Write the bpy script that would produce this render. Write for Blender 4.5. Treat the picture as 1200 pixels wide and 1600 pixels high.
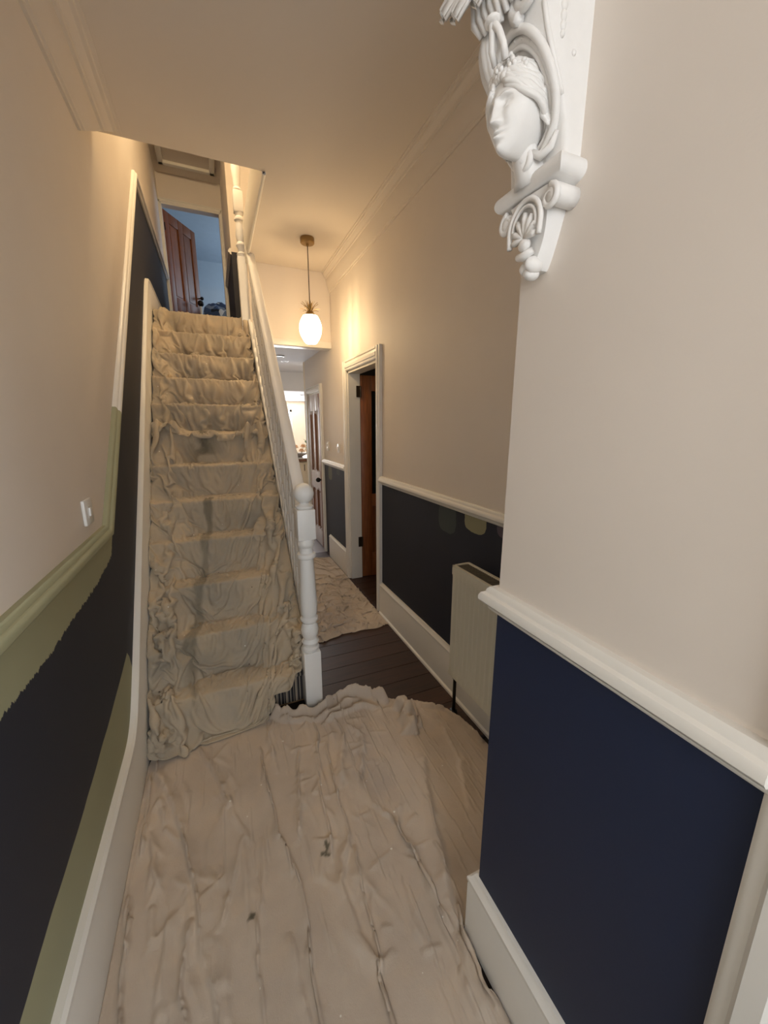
import bpy, bmesh, math, random
import numpy as np
from mathutils import Vector, Matrix
random.seed(7)
for o in list(bpy.data.objects): bpy.data.objects.remove(o, do_unlink=True)
SC = bpy.context.scene
COL = SC.collection
PI = math.pi

# ------------------------------------------------------------------ camera
YAW, PIT, FPX = 0.404412, -0.220725, 603.15
cy_, sy_, cp_, sp_ = math.cos(YAW), math.sin(YAW), math.cos(PIT), math.sin(PIT)
FW = Vector((sy_*cp_, cy_*cp_, sp_)); RT = Vector((cy_, -sy_, 0)); UP = RT.cross(FW)
cam = bpy.data.cameras.new('camera'); cam.sensor_fit = 'VERTICAL'; cam.sensor_height = 24
cam.lens = FPX/1600*24; cam.clip_start = .02; cam.clip_end = 60
co = bpy.data.objects.new('camera', cam); COL.objects.link(co)
M = Matrix(((RT.x, UP.x, -FW.x, 0), (RT.y, UP.y, -FW.y, 0), (RT.z, UP.z, -FW.z, 1.5), (0, 0, 0, 1)))
co.matrix_world = M
SC.camera = co

# ------------------------------------------------------------------ world, lights, exposure
w = bpy.data.worlds.new('world'); SC.world = w; w.use_nodes = True
w.node_tree.nodes['Background'].inputs[0].default_value = (.80, .90, 1, 1)
w.node_tree.nodes['Background'].inputs[1].default_value = 3.0
SC.view_settings.view_transform = 'Standard'; SC.view_settings.look = 'None'
SC.view_settings.gamma = 1; SC.view_settings.use_curve_mapping = False
SC.view_settings.exposure = 0.45


def area(name, loc, target, sx, sy, power, col):
    l = bpy.data.lights.new(name, 'AREA'); l.shape = 'RECTANGLE'; l.size = sx; l.size_y = sy
    l.energy = power; l.color = col
    o = bpy.data.objects.new(name, l); COL.objects.link(o); o.location = loc
    o.rotation_euler = (Vector(target)-Vector(loc)).to_track_quat('-Z', 'Y').to_euler()
    return o


def point(name, loc, power, col, r=.05):
    l = bpy.data.lights.new(name, 'POINT'); l.energy = power; l.color = col; l.shadow_soft_size = r
    o = bpy.data.objects.new(name, l); COL.objects.link(o); o.location = loc
    return o


LAMP = Vector((.785, 3.35, 2.262))
area('daylight_front_door', (.05, -1.36, 1.85), (.05, .6, .75), .75, 1.2, 8.5, (1, .975, .95))
area('daylight_front_room', (1.95, -.80, 1.55), (.0, -.05, 1.35), 1.2, 1.5, 33, (.84, .92, 1))
area('daylight_kitchen', (1.3, 9.42, 1.45), (1.2, 5, 1.3), 1.6, 1.2, 75, (.95, .97, 1))
area('daylight_bedroom', (2.1, 8.2, 3.8), (-.3, 8.2, 3.7), 1.2, 1.2, 20, (.66, .83, 1))
point('lamp_bulb', LAMP, 17, (1, .72, .40), .018)
point('landing_lamp', (-.02, 3.55, 4.40), 34, (1, .77, .46), .06)
point('side_room_fill', (2.2, 2.2, 2.3), 3, (1, .72, .42), .1)  # unseen fill added to light the side room dimly


# ------------------------------------------------------------------ helpers
def s2l(c):
    f = lambda v: (v/12.92 if v <= .04045 else ((v+.055)/1.055)**2.4)
    return tuple(f(v/255) for v in c)+(1,)


class NT:
    def __init__(s, name):
        s.m = bpy.data.materials.new(name); s.m.use_nodes = True
        s.t = s.m.node_tree; s.b = s.t.nodes['Principled BSDF']; s.out = s.t.nodes['Material Output']

    def n(s, typ, ins=None, **kw):
        nd = s.t.nodes.new(typ)
        for k, v in kw.items(): setattr(nd, k, v)
        for k, v in (ins or {}).items(): s.set(nd.inputs[k], v)
        return nd

    def set(s, sock, v):
        if isinstance(v, bpy.types.NodeSocket): s.t.links.new(v, sock)
        elif isinstance(v, bpy.types.Node): s.t.links.new(v.outputs[0], sock)
        else: sock.default_value = v

    def math(s, op, a, b=0., c=None, clamp=False):
        nd = s.n('ShaderNodeMath', {0: a, 1: b}, operation=op, use_clamp=clamp)
        if c is not None: s.set(nd.inputs[2], c)
        return nd.outputs[0]

    def pos(s): return s.n('ShaderNodeNewGeometry').outputs['Position']
    def obj(s): return s.n('ShaderNodeTexCoord').outputs['Object']
    def attr(s, name): return s.n('ShaderNodeAttribute', attribute_name=name).outputs['Fac']

    def noise(s, vec, scale, detail=3, rough=.5):
        return s.n('ShaderNodeTexNoise', {'Vector': vec, 'Scale': scale, 'Detail': detail, 'Roughness': rough}).outputs['Fac']

    def stretch(s, vec, sc): return s.n('ShaderNodeMapping', {'Vector': vec, 'Scale': sc}).outputs[0]

    def ramp(s, fac, a, b):
        return s.n('ShaderNodeMapRange', {'Value': fac, 'From Min': a, 'From Max': b}).outputs[0]

    def mix(s, fac, a, b):
        nd = s.n('ShaderNodeMix', data_type='RGBA')
        s.set(nd.inputs[0], fac); s.set(nd.inputs[6], a); s.set(nd.inputs[7], b)
        return nd.outputs[2]

    def bump(s, h, strength=.2, dist=.002):
        nd = s.n('ShaderNodeBump', {'Height': h, 'Strength': strength, 'Distance': dist})
        s.set(s.b.inputs['Normal'], nd)

    def col(s, v, rough=.6, metal=0.):
        s.set(s.b.inputs['Base Color'], v); s.set(s.b.inputs['Roughness'], rough); s.b.inputs['Metallic'].default_value = metal
        return s


def plain(name, rgb, rough=.6, metal=0., var=.06, scale=9, bump=.0, bscale=300):
    t = NT(name); c = s2l(rgb); p = t.pos()
    f = t.noise(p, scale, 3)
    d = tuple(max(0, v*(1-var)) for v in c[:3])+(1,); e = tuple(min(1, v*(1+var)) for v in c[:3])+(1,)
    t.col(t.mix(f, d, e), rough, metal)
    if bump: t.bump(t.noise(p, bscale, 2), bump, .001)
    return t.m


CREAM, NAVY, SAGE = (228, 218, 207), (30, 34, 48), (158, 157, 126)
M_wall = plain('cream_emulsion', CREAM, .75, var=.025, scale=4, bump=.12, bscale=160)
M_ceil = plain('ceiling_emulsion', (224, 214, 202), .8, var=.02, scale=3, bump=.08, bscale=120)
M_white = plain('white_gloss_trim', (232, 228, 220), .38, var=.02, scale=14)
M_whitesatin = plain('white_satin_paint', (236, 235, 232), .45, var=.02, scale=20)
M_plaster = plain('painted_plaster', (234, 231, 227), .6, var=.03, scale=60, bump=.25, bscale=260)
M_navy = plain('navy_emulsion', NAVY, .55, var=.12, scale=5, bump=.1, bscale=160)
M_sage = plain('sage_paint', SAGE, .55, var=.06, scale=12, bump=.1)
M_brass = plain('aged_brass', (150, 124, 82), .38, .85, var=.15, scale=60)
M_black = plain('black_iron', (18, 17, 17), .4, .3)
M_bronze = plain('dark_bronze', (62, 50, 38), .4, .7)
M_kwhite = plain('kitchen_ceiling_paint', (226, 226, 230), .8, var=.02)
M_plastic = plain('white_plastic', (232, 230, 226), .3, var=.01)
M_rad = plain('radiator_enamel', (216, 212, 196), .35, var=.02)
M_grille = plain('radiator_grille', (120, 112, 100), .5, .2)


def wood(name, a, b, rough=.45, axis=2, sc=3.):
    t = NT(name); p = t.obj(); s = [sc*9]*3; s[axis] = sc*.7
    g = t.noise(t.stretch(p, s), 3, 5, .6)
    r = t.n('ShaderNodeObjectInfo').outputs['Random']
    c = t.mix(t.ramp(g, .3, .7), s2l(a), s2l(b))
    hs = t.n('ShaderNodeHueSaturation', {'Color': c, 'Value': t.math('ADD', t.math('MULTIPLY', r, .5), .75)})
    t.col(hs.outputs[0], rough); t.bump(g, .25, .001)
    return t.m


M_floor = wood('dark_stained_boards', (40, 22, 14), (66, 38, 24), .5, 0, 2.5)
M_pine = wood('varnished_pine', (112, 62, 32), (152, 92, 50), .42, 2, 3)
M_oak = wood('oak_door', (112, 60, 26), (142, 84, 40), .45, 2, 3)
M_ctop = wood('worktop_edge', (94, 58, 38), (120, 78, 50), .4, 0, 3)


def obj(name, verts, faces, mat, parent=None, smooth=False, attrs=None, kind=None, mats=None, fmat=None):
    me = bpy.data.meshes.new(name)
    me.from_pydata([tuple(map(float, v)) for v in verts], [], [tuple(f) for f in faces])
    me.update()
    if mats:
        for m in mats: me.materials.append(m)
        me.polygons.foreach_set('material_index', fmat)
    elif mat: me.materials.append(mat)
    if smooth: me.polygons.foreach_set('use_smooth', [True]*len(me.polygons))
    for k, a in (attrs or {}).items():
        at = me.attributes.new(k, 'FLOAT', 'POINT'); at.data.foreach_set('value', np.asarray(a, dtype=np.float32).ravel())
    o = bpy.data.objects.new(name, me); COL.objects.link(o)
    if kind: o['kind'] = kind
    if parent: adopt(o, parent)
    return o


def adopt(o, parent):
    o.parent = parent
    # all parents are plain translated empties or untransformed meshes
    loc = Vector((0, 0, 0)); p = parent
    while p: loc += p.location; p = p.parent
    o.matrix_parent_inverse = Matrix.Translation(-parent_world(parent))


def parent_world(p):
    loc = Vector(p.location)
    if p.parent: loc = p.matrix_parent_inverse.translation + parent_world(p.parent) + p.location
    return loc


def thing(name, label, cat, loc, group=None):
    o = bpy.data.objects.new(name, None); COL.objects.link(o); o.location = loc; o.empty_display_size = .05
    return tag(o, label, cat, group)


def tag(o, label, cat, group=None):
    o['label'] = label; o['category'] = cat
    if group: o['group'] = group
    return o


def struct_empty(name, loc=(0, 0, 0)):
    o = bpy.data.objects.new(name, None); COL.objects.link(o); o.location = loc; o['kind'] = 'structure'
    return o


class MB:
    def __init__(s): s.v = []; s.f = []

    def add(s, v, f):
        n = len(s.v); s.v += [tuple(map(float, p)) for p in v]; s.f += [tuple(i+n for i in q) for q in f]; return s

    def box(s, x0, x1, y0, y1, z0, z1, c=0.):
        if c <= 0:
            v = [(x, y, z) for z in (z0, z1) for x, y in ((x0, y0), (x1, y0), (x1, y1), (x0, y1))]
            return s.add(v, [(3, 2, 1, 0), (4, 5, 6, 7), (0, 1, 5, 4), (1, 2, 6, 5), (2, 3, 7, 6), (3, 0, 4, 7)])
        bm = bmesh.new(); bmesh.ops.create_cube(bm, size=1)
        for q in bm.verts: q.co = Vector(((x0+x1)/2+q.co.x*(x1-x0), (y0+y1)/2+q.co.y*(y1-y0), (z0+z1)/2+q.co.z*(z1-z0)))
        bmesh.ops.bevel(bm, geom=bm.edges[:], offset=c, segments=2, affect='EDGES', profile=.5)
        bm.verts.index_update(); s.add([q.co[:] for q in bm.verts], [[q.index for q in f.verts] for f in bm.faces]); bm.free()
        return s

    def grid(s, P, close_u=False, close_v=False, flip=False):   # P (n,m,3)
        P = np.asarray(P); n, m = P.shape[:2]; f = []
        for i in range(n if close_u else n-1):
            for j in range(m if close_v else m-1):
                a, b = i*m+j, i*m+(j+1) % m; c, d = ((i+1) % n)*m+(j+1) % m, ((i+1) % n)*m+j
                f.append((a, d, c, b) if flip else (a, b, c, d))
        return s.add(P.reshape(-1, 3).tolist(), f)

    def lathe(s, prof, cx, cy, n=20, rib=None, flip=False):
        P = []
        for r, z in prof:
            P.append([(cx+r*(1+(rib(k/n) if rib else 0))*math.cos(2*PI*k/n), cy+r*(1+(rib(k/n) if rib else 0))*math.sin(2*PI*k/n), z) for k in range(n)])
        s.grid(np.array(P), close_v=True)
        for ring, fl in ((0, True), (len(prof)-1, False)):
            if prof[ring][0] > 1e-4:
                base = len(s.v)-len(prof)*n+ring*n; idx = list(range(base, base+n))
                s.f.append(tuple(reversed(idx)) if fl else tuple(idx))
        return s

    def tube(s, pts, r, n=8, cap=True):
        pts = [Vector(p) for p in pts]; rs = r if hasattr(r, '__len__') else [r]*len(pts); P = []
        a = None
        for i, p in enumerate(pts):
            t = (pts[min(i+1, len(pts)-1)]-pts[max(i-1, 0)]).normalized()
            if a is None: a = t.cross(Vector((.13, .2, 1)) if abs(t.z) < .9 else Vector((1, .1, 0)))
            else: a = a-t*a.dot(t)
            a.normalize(); b = t.cross(a)
            P.append([p+(a*math.cos(2*PI*k/n)+b*math.sin(2*PI*k/n))*rs[i] for k in range(n)])
        s.grid(np.array([[q[:] for q in row] for row in P]), close_v=True)
        if cap:
            base = len(s.v)-len(pts)*n
            s.f.append(tuple(reversed(range(base, base+n)))); s.f.append(tuple(range(base+(len(pts)-1)*n, base+len(pts)*n)))
        return s

    def blob(s, c, r, n=10):
        r = r if hasattr(r, '__len__') else (r, r, r)
        P = [[(c[0]+r[0]*math.sin(PI*i/n)*math.cos(2*PI*j/(n+2)), c[1]+r[1]*math.sin(PI*i/n)*math.sin(2*PI*j/(n+2)), c[2]-r[2]*math.cos(PI*i/n)) for j in range(n+2)] for i in range(n+1)]
        return s.grid(np.array(P), close_v=True)

    def prism(s, prof, p0, p1, ax, ay):
        """extrude closed 2-D profile (u along ax, v along ay) from p0 to p1"""
        ax, ay, p0, p1 = map(Vector, (ax, ay, p0, p1)); n = len(prof)
        v = [(p0+ax*a+ay*b)[:] for a, b in prof]+[(p1+ax*a+ay*b)[:] for a, b in prof]
        f = [(i, (i+1) % n, n+(i+1) % n, n+i) for i in range(n)]+[tuple(reversed(range(n))), tuple(range(n, 2*n))]
        return s.add(v, f)

    def sweep(s, prof, path, ax):
        """profile (u along ax, v along z) swept along a path"""
        ax = Vector(ax); P = np.array([[(Vector(p)+ax*a+Vector((0, 0, b)))[:] for a, b in prof] for p in path])
        s.grid(P, close_v=True); base = len(s.v)-len(path)*len(prof); m = len(prof)
        s.f.append(tuple(reversed(range(base, base+m)))); s.f.append(tuple(range(base+(len(path)-1)*m, base+len(path)*m)))
        return s

    def to(s, name, mat, parent=None, smooth=False, kind=None, auto=None):
        bm = bmesh.new(); me = bpy.data.meshes.new(name); me.from_pydata(s.v, [], s.f); bm.from_mesh(me)
        bmesh.ops.recalc_face_normals(bm, faces=bm.faces[:]); bm.to_mesh(me); bm.free()
        if mat: me.materials.append(mat)
        if smooth or auto: me.polygons.foreach_set('use_smooth', [True]*len(me.polygons))
        if auto: me.set_sharp_from_angle(angle=math.radians(auto))
        o = bpy.data.objects.new(name, me); COL.objects.link(o)
        if kind: o['kind'] = kind
        if parent: adopt(o, parent)
        return o


def copy_part(src, parent, off, base=None):
    c = src.copy(); COL.objects.link(c); c.parent = parent
    c.location = src.location+Vector(off)
    return c


# numpy noise / distance
_rng = np.random.RandomState(3)
_lat = _rng.rand(256, 256)*2-1


def vnoise(x, y, seed=0):
    x = np.asarray(x, float)+seed*17.31; y = np.asarray(y, float)+seed*9.77
    xi = np.floor(x).astype(int); yi = np.floor(y).astype(int); fx = x-xi; fy = y-yi
    fx = fx*fx*fx*(fx*(fx*6-15)+10); fy = fy*fy*fy*(fy*(fy*6-15)+10)
    g = lambda a, b: _lat[a % 256, b % 256]
    return (g(xi, yi)*(1-fx)+g(xi+1, yi)*fx)*(1-fy)+(g(xi, yi+1)*(1-fx)+g(xi+1, yi+1)*fx)*fy


def fbm(x, y, seed=0, o=4, gain=.5):
    t = 0; a = 1.
    for i in range(o): t = t+a*vnoise(x*2**i, y*2**i, seed+i*3); a *= gain
    return t


def ridge(x, y, seed=0, p=2.):
    return (1-np.abs(vnoise(x, y, seed)))**p


def smooth01(a, b, x):
    t = np.clip((x-a)/(b-a), 0, 1); return t*t*(3-2*t)


def pleat(f, sharp=.16):
    u = f-np.floor(f); return np.where(u < 1-sharp, u/(1-sharp), (1-u)/sharp)**1.4


def pdist(X, Y, pts):
    """distance to polyline, signed side, and fraction along"""
    best = np.full(X.shape, 1e9); side = np.zeros(X.shape); fr = np.zeros(X.shape)
    pts = np.array(pts, float); L = np.concatenate([[0], np.cumsum(np.hypot(*np.diff(pts, axis=0).T))])
    for i in range(len(pts)-1):
        a, b = pts[i], pts[i+1]; d = b-a; l = np.hypot(*d)
        t = np.clip(((X-a[0])*d[0]+(Y-a[1])*d[1])/(l*l), 0, 1)
        dx = X-a[0]-t*d[0]; dy = Y-a[1]-t*d[1]; D = np.hypot(dx, dy); m = D < best
        best = np.where(m, D, best); side = np.where(m, np.sign(d[0]*(Y-a[1])-d[1]*(X-a[0])), side)
        fr = np.where(m, (L[i]+t*l)/L[-1], fr)
    return best, side, fr


# ------------------------------------------------------------------ key dimensions
LX, RX, PX = -.43, 1.134, .587      # left wall, rear right wall, pier face
CZ = 2.92                            # hall ceiling
RISE, GO, Y1 = .205, .20, 1.87       # stairs: 12 risers up to the half landing
LZ = RISE*12
UC = 4.70                            # ceiling over the landing
nose = lambda Y: RISE+RISE/GO*(Y-Y1)


def dado(Y):
    return np.interp(Y, [-3, 1.75, 4.08, 9], [1.10, 1.10, 3.455, 3.455])


# ------------------------------------------------------------------ left wall with its paint
def wall_left():
    ny, nz = 330, 236
    Y, Z = np.meshgrid(np.linspace(-1.5, 6.6, ny), np.linspace(0, UC, nz), indexing='ij')
    navy = dado(Y)-Z-.01
    up = Z-np.interp(Y, [.3, .88, 1.056, 1.26, 1.556, 1.70, 1.80, 2.19, 2.6], [.945, .946, .936, .946, .953, .968, .985, 1.415, 1.85])
    up = np.minimum(up, (2.20-Y))
    lo = np.interp(Y, [.3, .72, .885, 1.126, 1.441, 1.80, 1.83, 1.9], [.39, .411, .432, .446, .484, .545, .50, .2])-Z
    V = np.stack([np.full_like(Y, LX), Y, Z], -1).reshape(-1, 3)
    idx = np.arange(ny*nz).reshape(ny, nz)
    F = np.stack([idx[:-1, :-1], idx[:-1, 1:], idx[1:, 1:], idx[1:, :-1]], -1).reshape(-1, 4)
    t = NT('left_wall_paint'); p = t.pos()
    j = t.math('MULTIPLY', t.math('SUBTRACT', t.noise(t.stretch(p, (1, 60, 25)), 1, 3, .7), .5), .035)
    j2 = t.math('MULTIPLY', t.math('SUBTRACT', t.noise(t.stretch(p, (1, 4, 4)), 1, 2), .5), .02)
    g1 = t.ramp(t.math('ADD', t.attr('upper_sage'), j), -.001, .001)
    g2 = t.ramp(t.math('ADD', t.attr('lower_sage'), j2), -.001, .001)
    nv = t.ramp(t.attr('navy'), -.001, .001)
    mott = t.noise(p, 5, 3)
    cc = lambda c, v: t.mix(mott, tuple(x*(1-v) for x in s2l(c)[:3])+(1,), tuple(x*(1+v) for x in s2l(c)[:3])+(1,))
    c = t.mix(nv, cc(CREAM, .03), t.mix(t.math('MAXIMUM', g1, g2), cc(NAVY, .12), cc(SAGE, .05)))
    t.col(c, .62); t.bump(t.noise(p, 170, 2), .12, .001)
    # give the wall its thickness behind the painted face
    mb = MB(); mb.box(LX-.12, LX-.002, -1.5, 6.6, 0, UC)
    n = len(V); V2 = np.concatenate([V, np.array(mb.v)]); F2 = [tuple(f) for f in F]+[tuple(i+n for i in f) for f in mb.f]
    pad = np.zeros(8)
    obj('wall_left', V2, F2, t.m, attrs={'navy': np.concatenate([navy.ravel(), pad]), 'upper_sage': np.concatenate([up.ravel(), pad]), 'lower_sage': np.concatenate([lo.ravel(), pad])}, kind='structure')


wall_left()

# rail profile: u = out from wall, v = height about the rail's top
RAIL = [(0, 0), (.014, 0), (.020, -.006), (.022, -.014), (.030, -.018), (.034, -.026), (.034, -.036), (.028, -.043), (.018, -.047), (.016, -.056), (.010, -.062), (0, -.062)]


def dado_left():
    path = [(LX, -1.5, 1.125), (LX, 1.74, 1.125), (LX, 2.195, 1.125+.455*1.0107), (LX, 2.1951, 1.125+.4551*1.0107), (LX, 4.08, 3.48), (LX, 6.5, 3.48)]
    mb = MB(); mb.sweep(RAIL, path, (1, 0, 0))
    o = mb.to('trim_1', M_white, kind='structure', auto=40)
    o.data.materials.append(M_sage)
    for f in o.data.polygons:
        if f.center.y < 2.195: f.material_index = 1


dado_left()


def sk_top(Y):      # top edge of left skirting and wall string
    a = np.full_like(Y, .26); b = nose(Y)+.275; c = np.full_like(Y, LZ+.26)
    k = .04
    m = np.log(np.exp(a/k)+np.exp(b/k))*k
    return -np.log(np.exp(-m/k)+np.exp(-c/k))*k


def baseboard_left():
    Y = np.concatenate([np.linspace(-1.5, 1.2, 6), np.linspace(1.25, 2.2, 40), np.linspace(2.3, 3.6, 8), np.linspace(3.65, 4.4, 24), [6.5]])
    T = sk_top(Y)
    Bt = np.where(Y < 1.7, 0, np.clip(nose(Y)-.45, 0, LZ))
    mb = MB(); x = LX+.024
    prof = lambda t, b: [(LX, b), (x, b), (x, t-.03), (x-.002, t-.024), (x+.003, t-.020), (x+.003, t-.008), (x-.006, t), (LX, t)]
    P = np.array([[(a, y, z) for a, z in prof(t, b)] for y, t, b in zip(Y, T, Bt)])
    mb.grid(P, close_v=True); mb.f.append(tuple(range(8))); n = len(mb.v)
    mb.f.append(tuple(range(n-8, n)))
    mb.to('baseboard_left', M_white, kind='structure', auto=35)


baseboard_left()

# ------------------------------------------------------------------ right side: pier, rear wall, beam, ceiling
t = NT('right_wall_paint'); p = t.pos(); sx = t.n('ShaderNodeSeparateXYZ', {0: p})
nv = t.math('LESS_THAN', sx.outputs[2], 1.085)
wob = t.math('MULTIPLY', t.math('SUBTRACT', t.noise(p, 22, 3, .6), .5), .05)


def patch(y, z, a, b):
    dy = t.math('POWER', t.math('ABSOLUTE', t.math('DIVIDE', t.math('SUBTRACT', sx.outputs[1], y), a)), 3.)
    dz = t.math('POWER', t.math('ABSOLUTE', t.math('DIVIDE', t.math('SUBTRACT', sx.outputs[2], z), b)), 3.)
    r = t.math('ADD', dy, dz)
    return t.math('LESS_THAN', t.math('ADD', r, t.math('MULTIPLY', wob, 12)), 1.)


mo = t.noise(p, 5, 3)
cc = lambda c, v: t.mix(mo, tuple(x*(1-v) for x in s2l(c)[:3])+(1,), tuple(x*(1+v) for x in s2l(c)[:3])+(1,))
low = cc(NAVY, .12)
for (y, z, a, b, c) in ((1.765, 1.005, .088, .085, (62, 70, 68)), (1.515, 1.045, .088, .065, (150, 146, 116)), (1.29, 1.06, .06, .05, (92, 82, 92)),
                        (4.17, .985, .075, .075, (96, 94, 78)), (3.86, 1.03, .06, .035, (58, 64, 66))):
    low = t.mix(patch(y, z, a, b), low, s2l(c))
t.col(t.mix(nv, cc(CREAM, .03), low), .62); t.bump(t.noise(p, 170, 2), .12, .001)
M_rwall = t.m

D1a, D1b, D1h = 2.77, 3.485, 1.975       # door 1 opening in rear right wall
D2a, D2b, D2h = 4.47, 5.12, 1.885        # door 2 opening
mb = MB(); X2 = RX+.11
mb.box(RX, X2, .5, D1a, 0, CZ); mb.box(RX, X2, D1a, D1b, D1h, CZ); mb.box(RX, X2, D1b, D2a, 0, CZ)
mb.box(RX, X2, D2a, D2b, D2h, CZ); mb.box(RX, X2, D2b, 5.26, 0, CZ)
mb.to('wall_right', M_rwall, kind='structure')

t = NT('pier_paint'); p = t.pos(); sx = t.n('ShaderNodeSeparateXYZ', {0: p})
mo = t.noise(p, 5, 3)
ncol = cc((25, 37, 66), .10)  # same navy shifted bluer, the cool daylight here put into the colour
sp = t.math('GREATER_THAN', t.noise(t.stretch(p, (60, 60, 30)), 1, 2), .775)
t.col(t.mix(t.math('LESS_THAN', sx.outputs[2], 1.085), cc(CREAM, .03), ncol), .6); t.bump(t.noise(p, 170, 2), .15, .001)
PY = .677
mb = MB(); mb.box(PX, RX+.02, .10, PY, 0, CZ)
mb.box(PX, RX+.02, -.78, .10, 2.07, CZ); mb.box(PX, PX+.12, -1.5, -.78, 0, CZ)
mb.to('wall_pier', t.m, kind='structure')
# dado rail and skirting of the pier (rail returns round the far corner)
def round_pier(prof, z0, name):
    rows = [[(PX-u, .165, z0+v) for u, v in prof], [(PX-u, PY+u, z0+v) for u, v in prof], [(RX, PY+u, z0+v) for u, v in prof]]
    mb = MB(); mb.grid(np.array(rows), close_v=True); n = len(prof); mb.f.append(tuple(range(n))); mb.f.append(tuple(range(2*n, 3*n)))
    mb.to(name, M_white, kind='structure', auto=35)


round_pier(RAIL, 1.125, 'trim_2')
BASE = [(0, 0), (.022, 0), (.022, .195), (.019, .203), (.024, .208), (.024, .218), (.014, .226), (.010, .235), (0, .235)]
round_pier(BASE, 0, 'baseboard_pier')
# rear right wall: rail and skirting in stretches between the door frames
mb = MB()
for a, b in ((PY, D1a-.085), (D1b+.085, D2a-.075)):
    mb.prism(RAIL, (RX, a, 1.125), (RX, b, 1.125), (-1, 0, 0), (0, 0, 1))
mb.to('trim_3', M_white, kind='structure', auto=40)
mb = MB()
for a, b in ((PY, D1a-.085), (D1b+.085, 4.22)):
    mb.prism([(u, v*1.13) for u, v in BASE], (RX, a, 0), (RX, b, 0), (-1, 0, 0), (0, 0, 1))
mb.to('baseboard_right', M_white, kind='structure', auto=35)
mb = MB(); mb.prism([(.02, 0), (.034, 0), (.032, .012), (.02, .02)], (RX, PY, 0), (RX, D1a-.085, 0), (-1, 0, 0), (0, 0, 1))
mb.to('trim_8', M_white, kind='structure')

# ceiling slabs round the stair opening
mb = MB(); mb.box(LX-.1, RX+.1, -1.5, 2.65, CZ, 3.2); mb.box(.392, RX+.1, 2.65, 3.98, CZ, 3.2)
mb.to('ceiling', M_ceil, kind='structure')
mb = MB(); mb.box(.374, .392, 2.65, 4.0, 2.905, 3.22, .004); mb.tube([(.385, 2.65, 2.913), (.385, 3.98, 2.913)], .011, 8)
mb.to('trim_4', M_white, kind='structure', auto=40)
# cornices
COR = [(0, -.185), (.012, -.185), (.014, -.172), (.022, -.168), (.024, -.150), (.045, -.120), (.055, -.085), (.058, -.062), (.070, -.060), (.074, -.046), (.086, -.040), (.098, -.022), (.112, -.020), (.115, -.008), (.130, -.006), (.130, 0), (0, 0)]
mb = MB(); mb.prism(COR, (LX, -1.5, CZ), (LX, 2.33, CZ), (1, 0, 0), (0, 0, 1))
mb.v = [(x, y+.29*(z-CZ+.185)/.185 if y > 2 else y, z) for x, y, z in mb.v]
mb.to('trim_5', M_ceil, kind='structure', auto=30)
mb = MB(); mb.prism([(u*.62, v*.95) for u, v in COR], (RX, PY, CZ), (RX, 3.98, CZ), (-1, 0, 0), (0, 0, 1))
mb.to('trim_6', M_ceil, kind='structure', auto=30)

# beam where the ceiling drops under the landing, with its lower moulding
mb = MB(); mb.box(.385, RX, 3.985, 4.10, 2.25, CZ)
mb.to('wall_far', M_wall, kind='structure')
mb = MB(); mb.box(.385, RX, 3.972, 4.105, 2.243, 2.302, .005)
mb.to('trim_7', M_white, kind='structure', auto=40)

# lower passage, kitchen shell
mb = MB(); mb.box(.2, RX+.2, 4.10, 5.30, 2.30, 2.40)
mb.box(-.8, 3.2, 5.30, 6.8, 2.36, 2.42); mb.box(-.8, 3.2, 6.8, 9.7, 2.06, 2.42)
mb.to('ceiling_kitchen', M_kwhite, kind='structure')
mb = MB(); mb.box(-.9, -.8, 5.3, 9.7, 0, 2.4); mb.box(3.1, 3.2, 5.3, 9.7, 0, 2.4)
mb.box(RX, 3.2, 5.26, 5.36, 0, 2.4); mb.box(-.9, .42, 5.26, 5.36, 0, 2.4)
WX0, WX1, WZ0, WZ1 = .55, 1.70, .95, 1.86
mb.box(-.9, WX0, 9.5, 9.62, 0, 2.4); mb.box(WX1, 3.2, 9.5, 9.62, 0, 2.4); mb.box(WX0, WX1, 9.5, 9.62, 0, WZ0); mb.box(WX0, WX1, 9.5, 9.62, WZ1, 2.4)
mb.to('wall_kitchen', plain('kitchen_wall_paint', (238, 222, 196), .7), kind='structure')
win = struct_empty('window_1', ((WX0+WX1)/2, 9.52, WZ0))
mb = MB(); f_ = .05
mb.box(WX0, WX1, 9.5, 9.56, WZ0, WZ0+f_, .004); mb.box(WX0, WX1, 9.5, 9.56, WZ1-f_, WZ1, .004)
for x in (WX0, 1.10, WX1-f_): mb.box(x, x+f_, 9.5, 9.56, WZ0, WZ1, .004)
mb.to('window_frame', M_whitesatin, win)
tg = NT('clear_glass'); g = tg.n('ShaderNodeBsdfGlass', {'Roughness': 0., 'IOR': 1.02}); tg.t.links.new(g.outputs[0], tg.out.inputs[0])
for x0, x1 in ((WX0+f_, 1.10), (1.10+f_, WX1-f_)):
    MB().box(x0, x1, 9.535, 9.54, WZ0+f_, WZ1-f_).to('window_pane', tg.m, win)

# floors
MB().box(LX-.1, RX+.1, -1.5, 5.3, -.06, -.014).to('subfloor', plain('floor_underlay', (40, 30, 24)), kind='structure').name = 'floor'
fl = bpy.data.objects['floor']
y = 1.30; protos = {}
while y < 4.30:
    w_ = .135
    MB().box(.36, RX-.001, y+.0015, y+w_-.0015, -.014, 0, .0015).to('floorboard', M_floor, fl)
    if 2.6 < y < 3.6: MB().box(RX+.001, 2.6, y+.0015, y+w_-.0015, -.014, 0, .0015).to('floorboard', M_floor, fl)
    y += w_
MB().box(-.9, 3.2, 4.30, 9.7, -.05, -.001).to('floor_kitchen', plain('grey_lilac_vinyl', (150, 145, 152), .4, var=.05), kind='structure')

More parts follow.
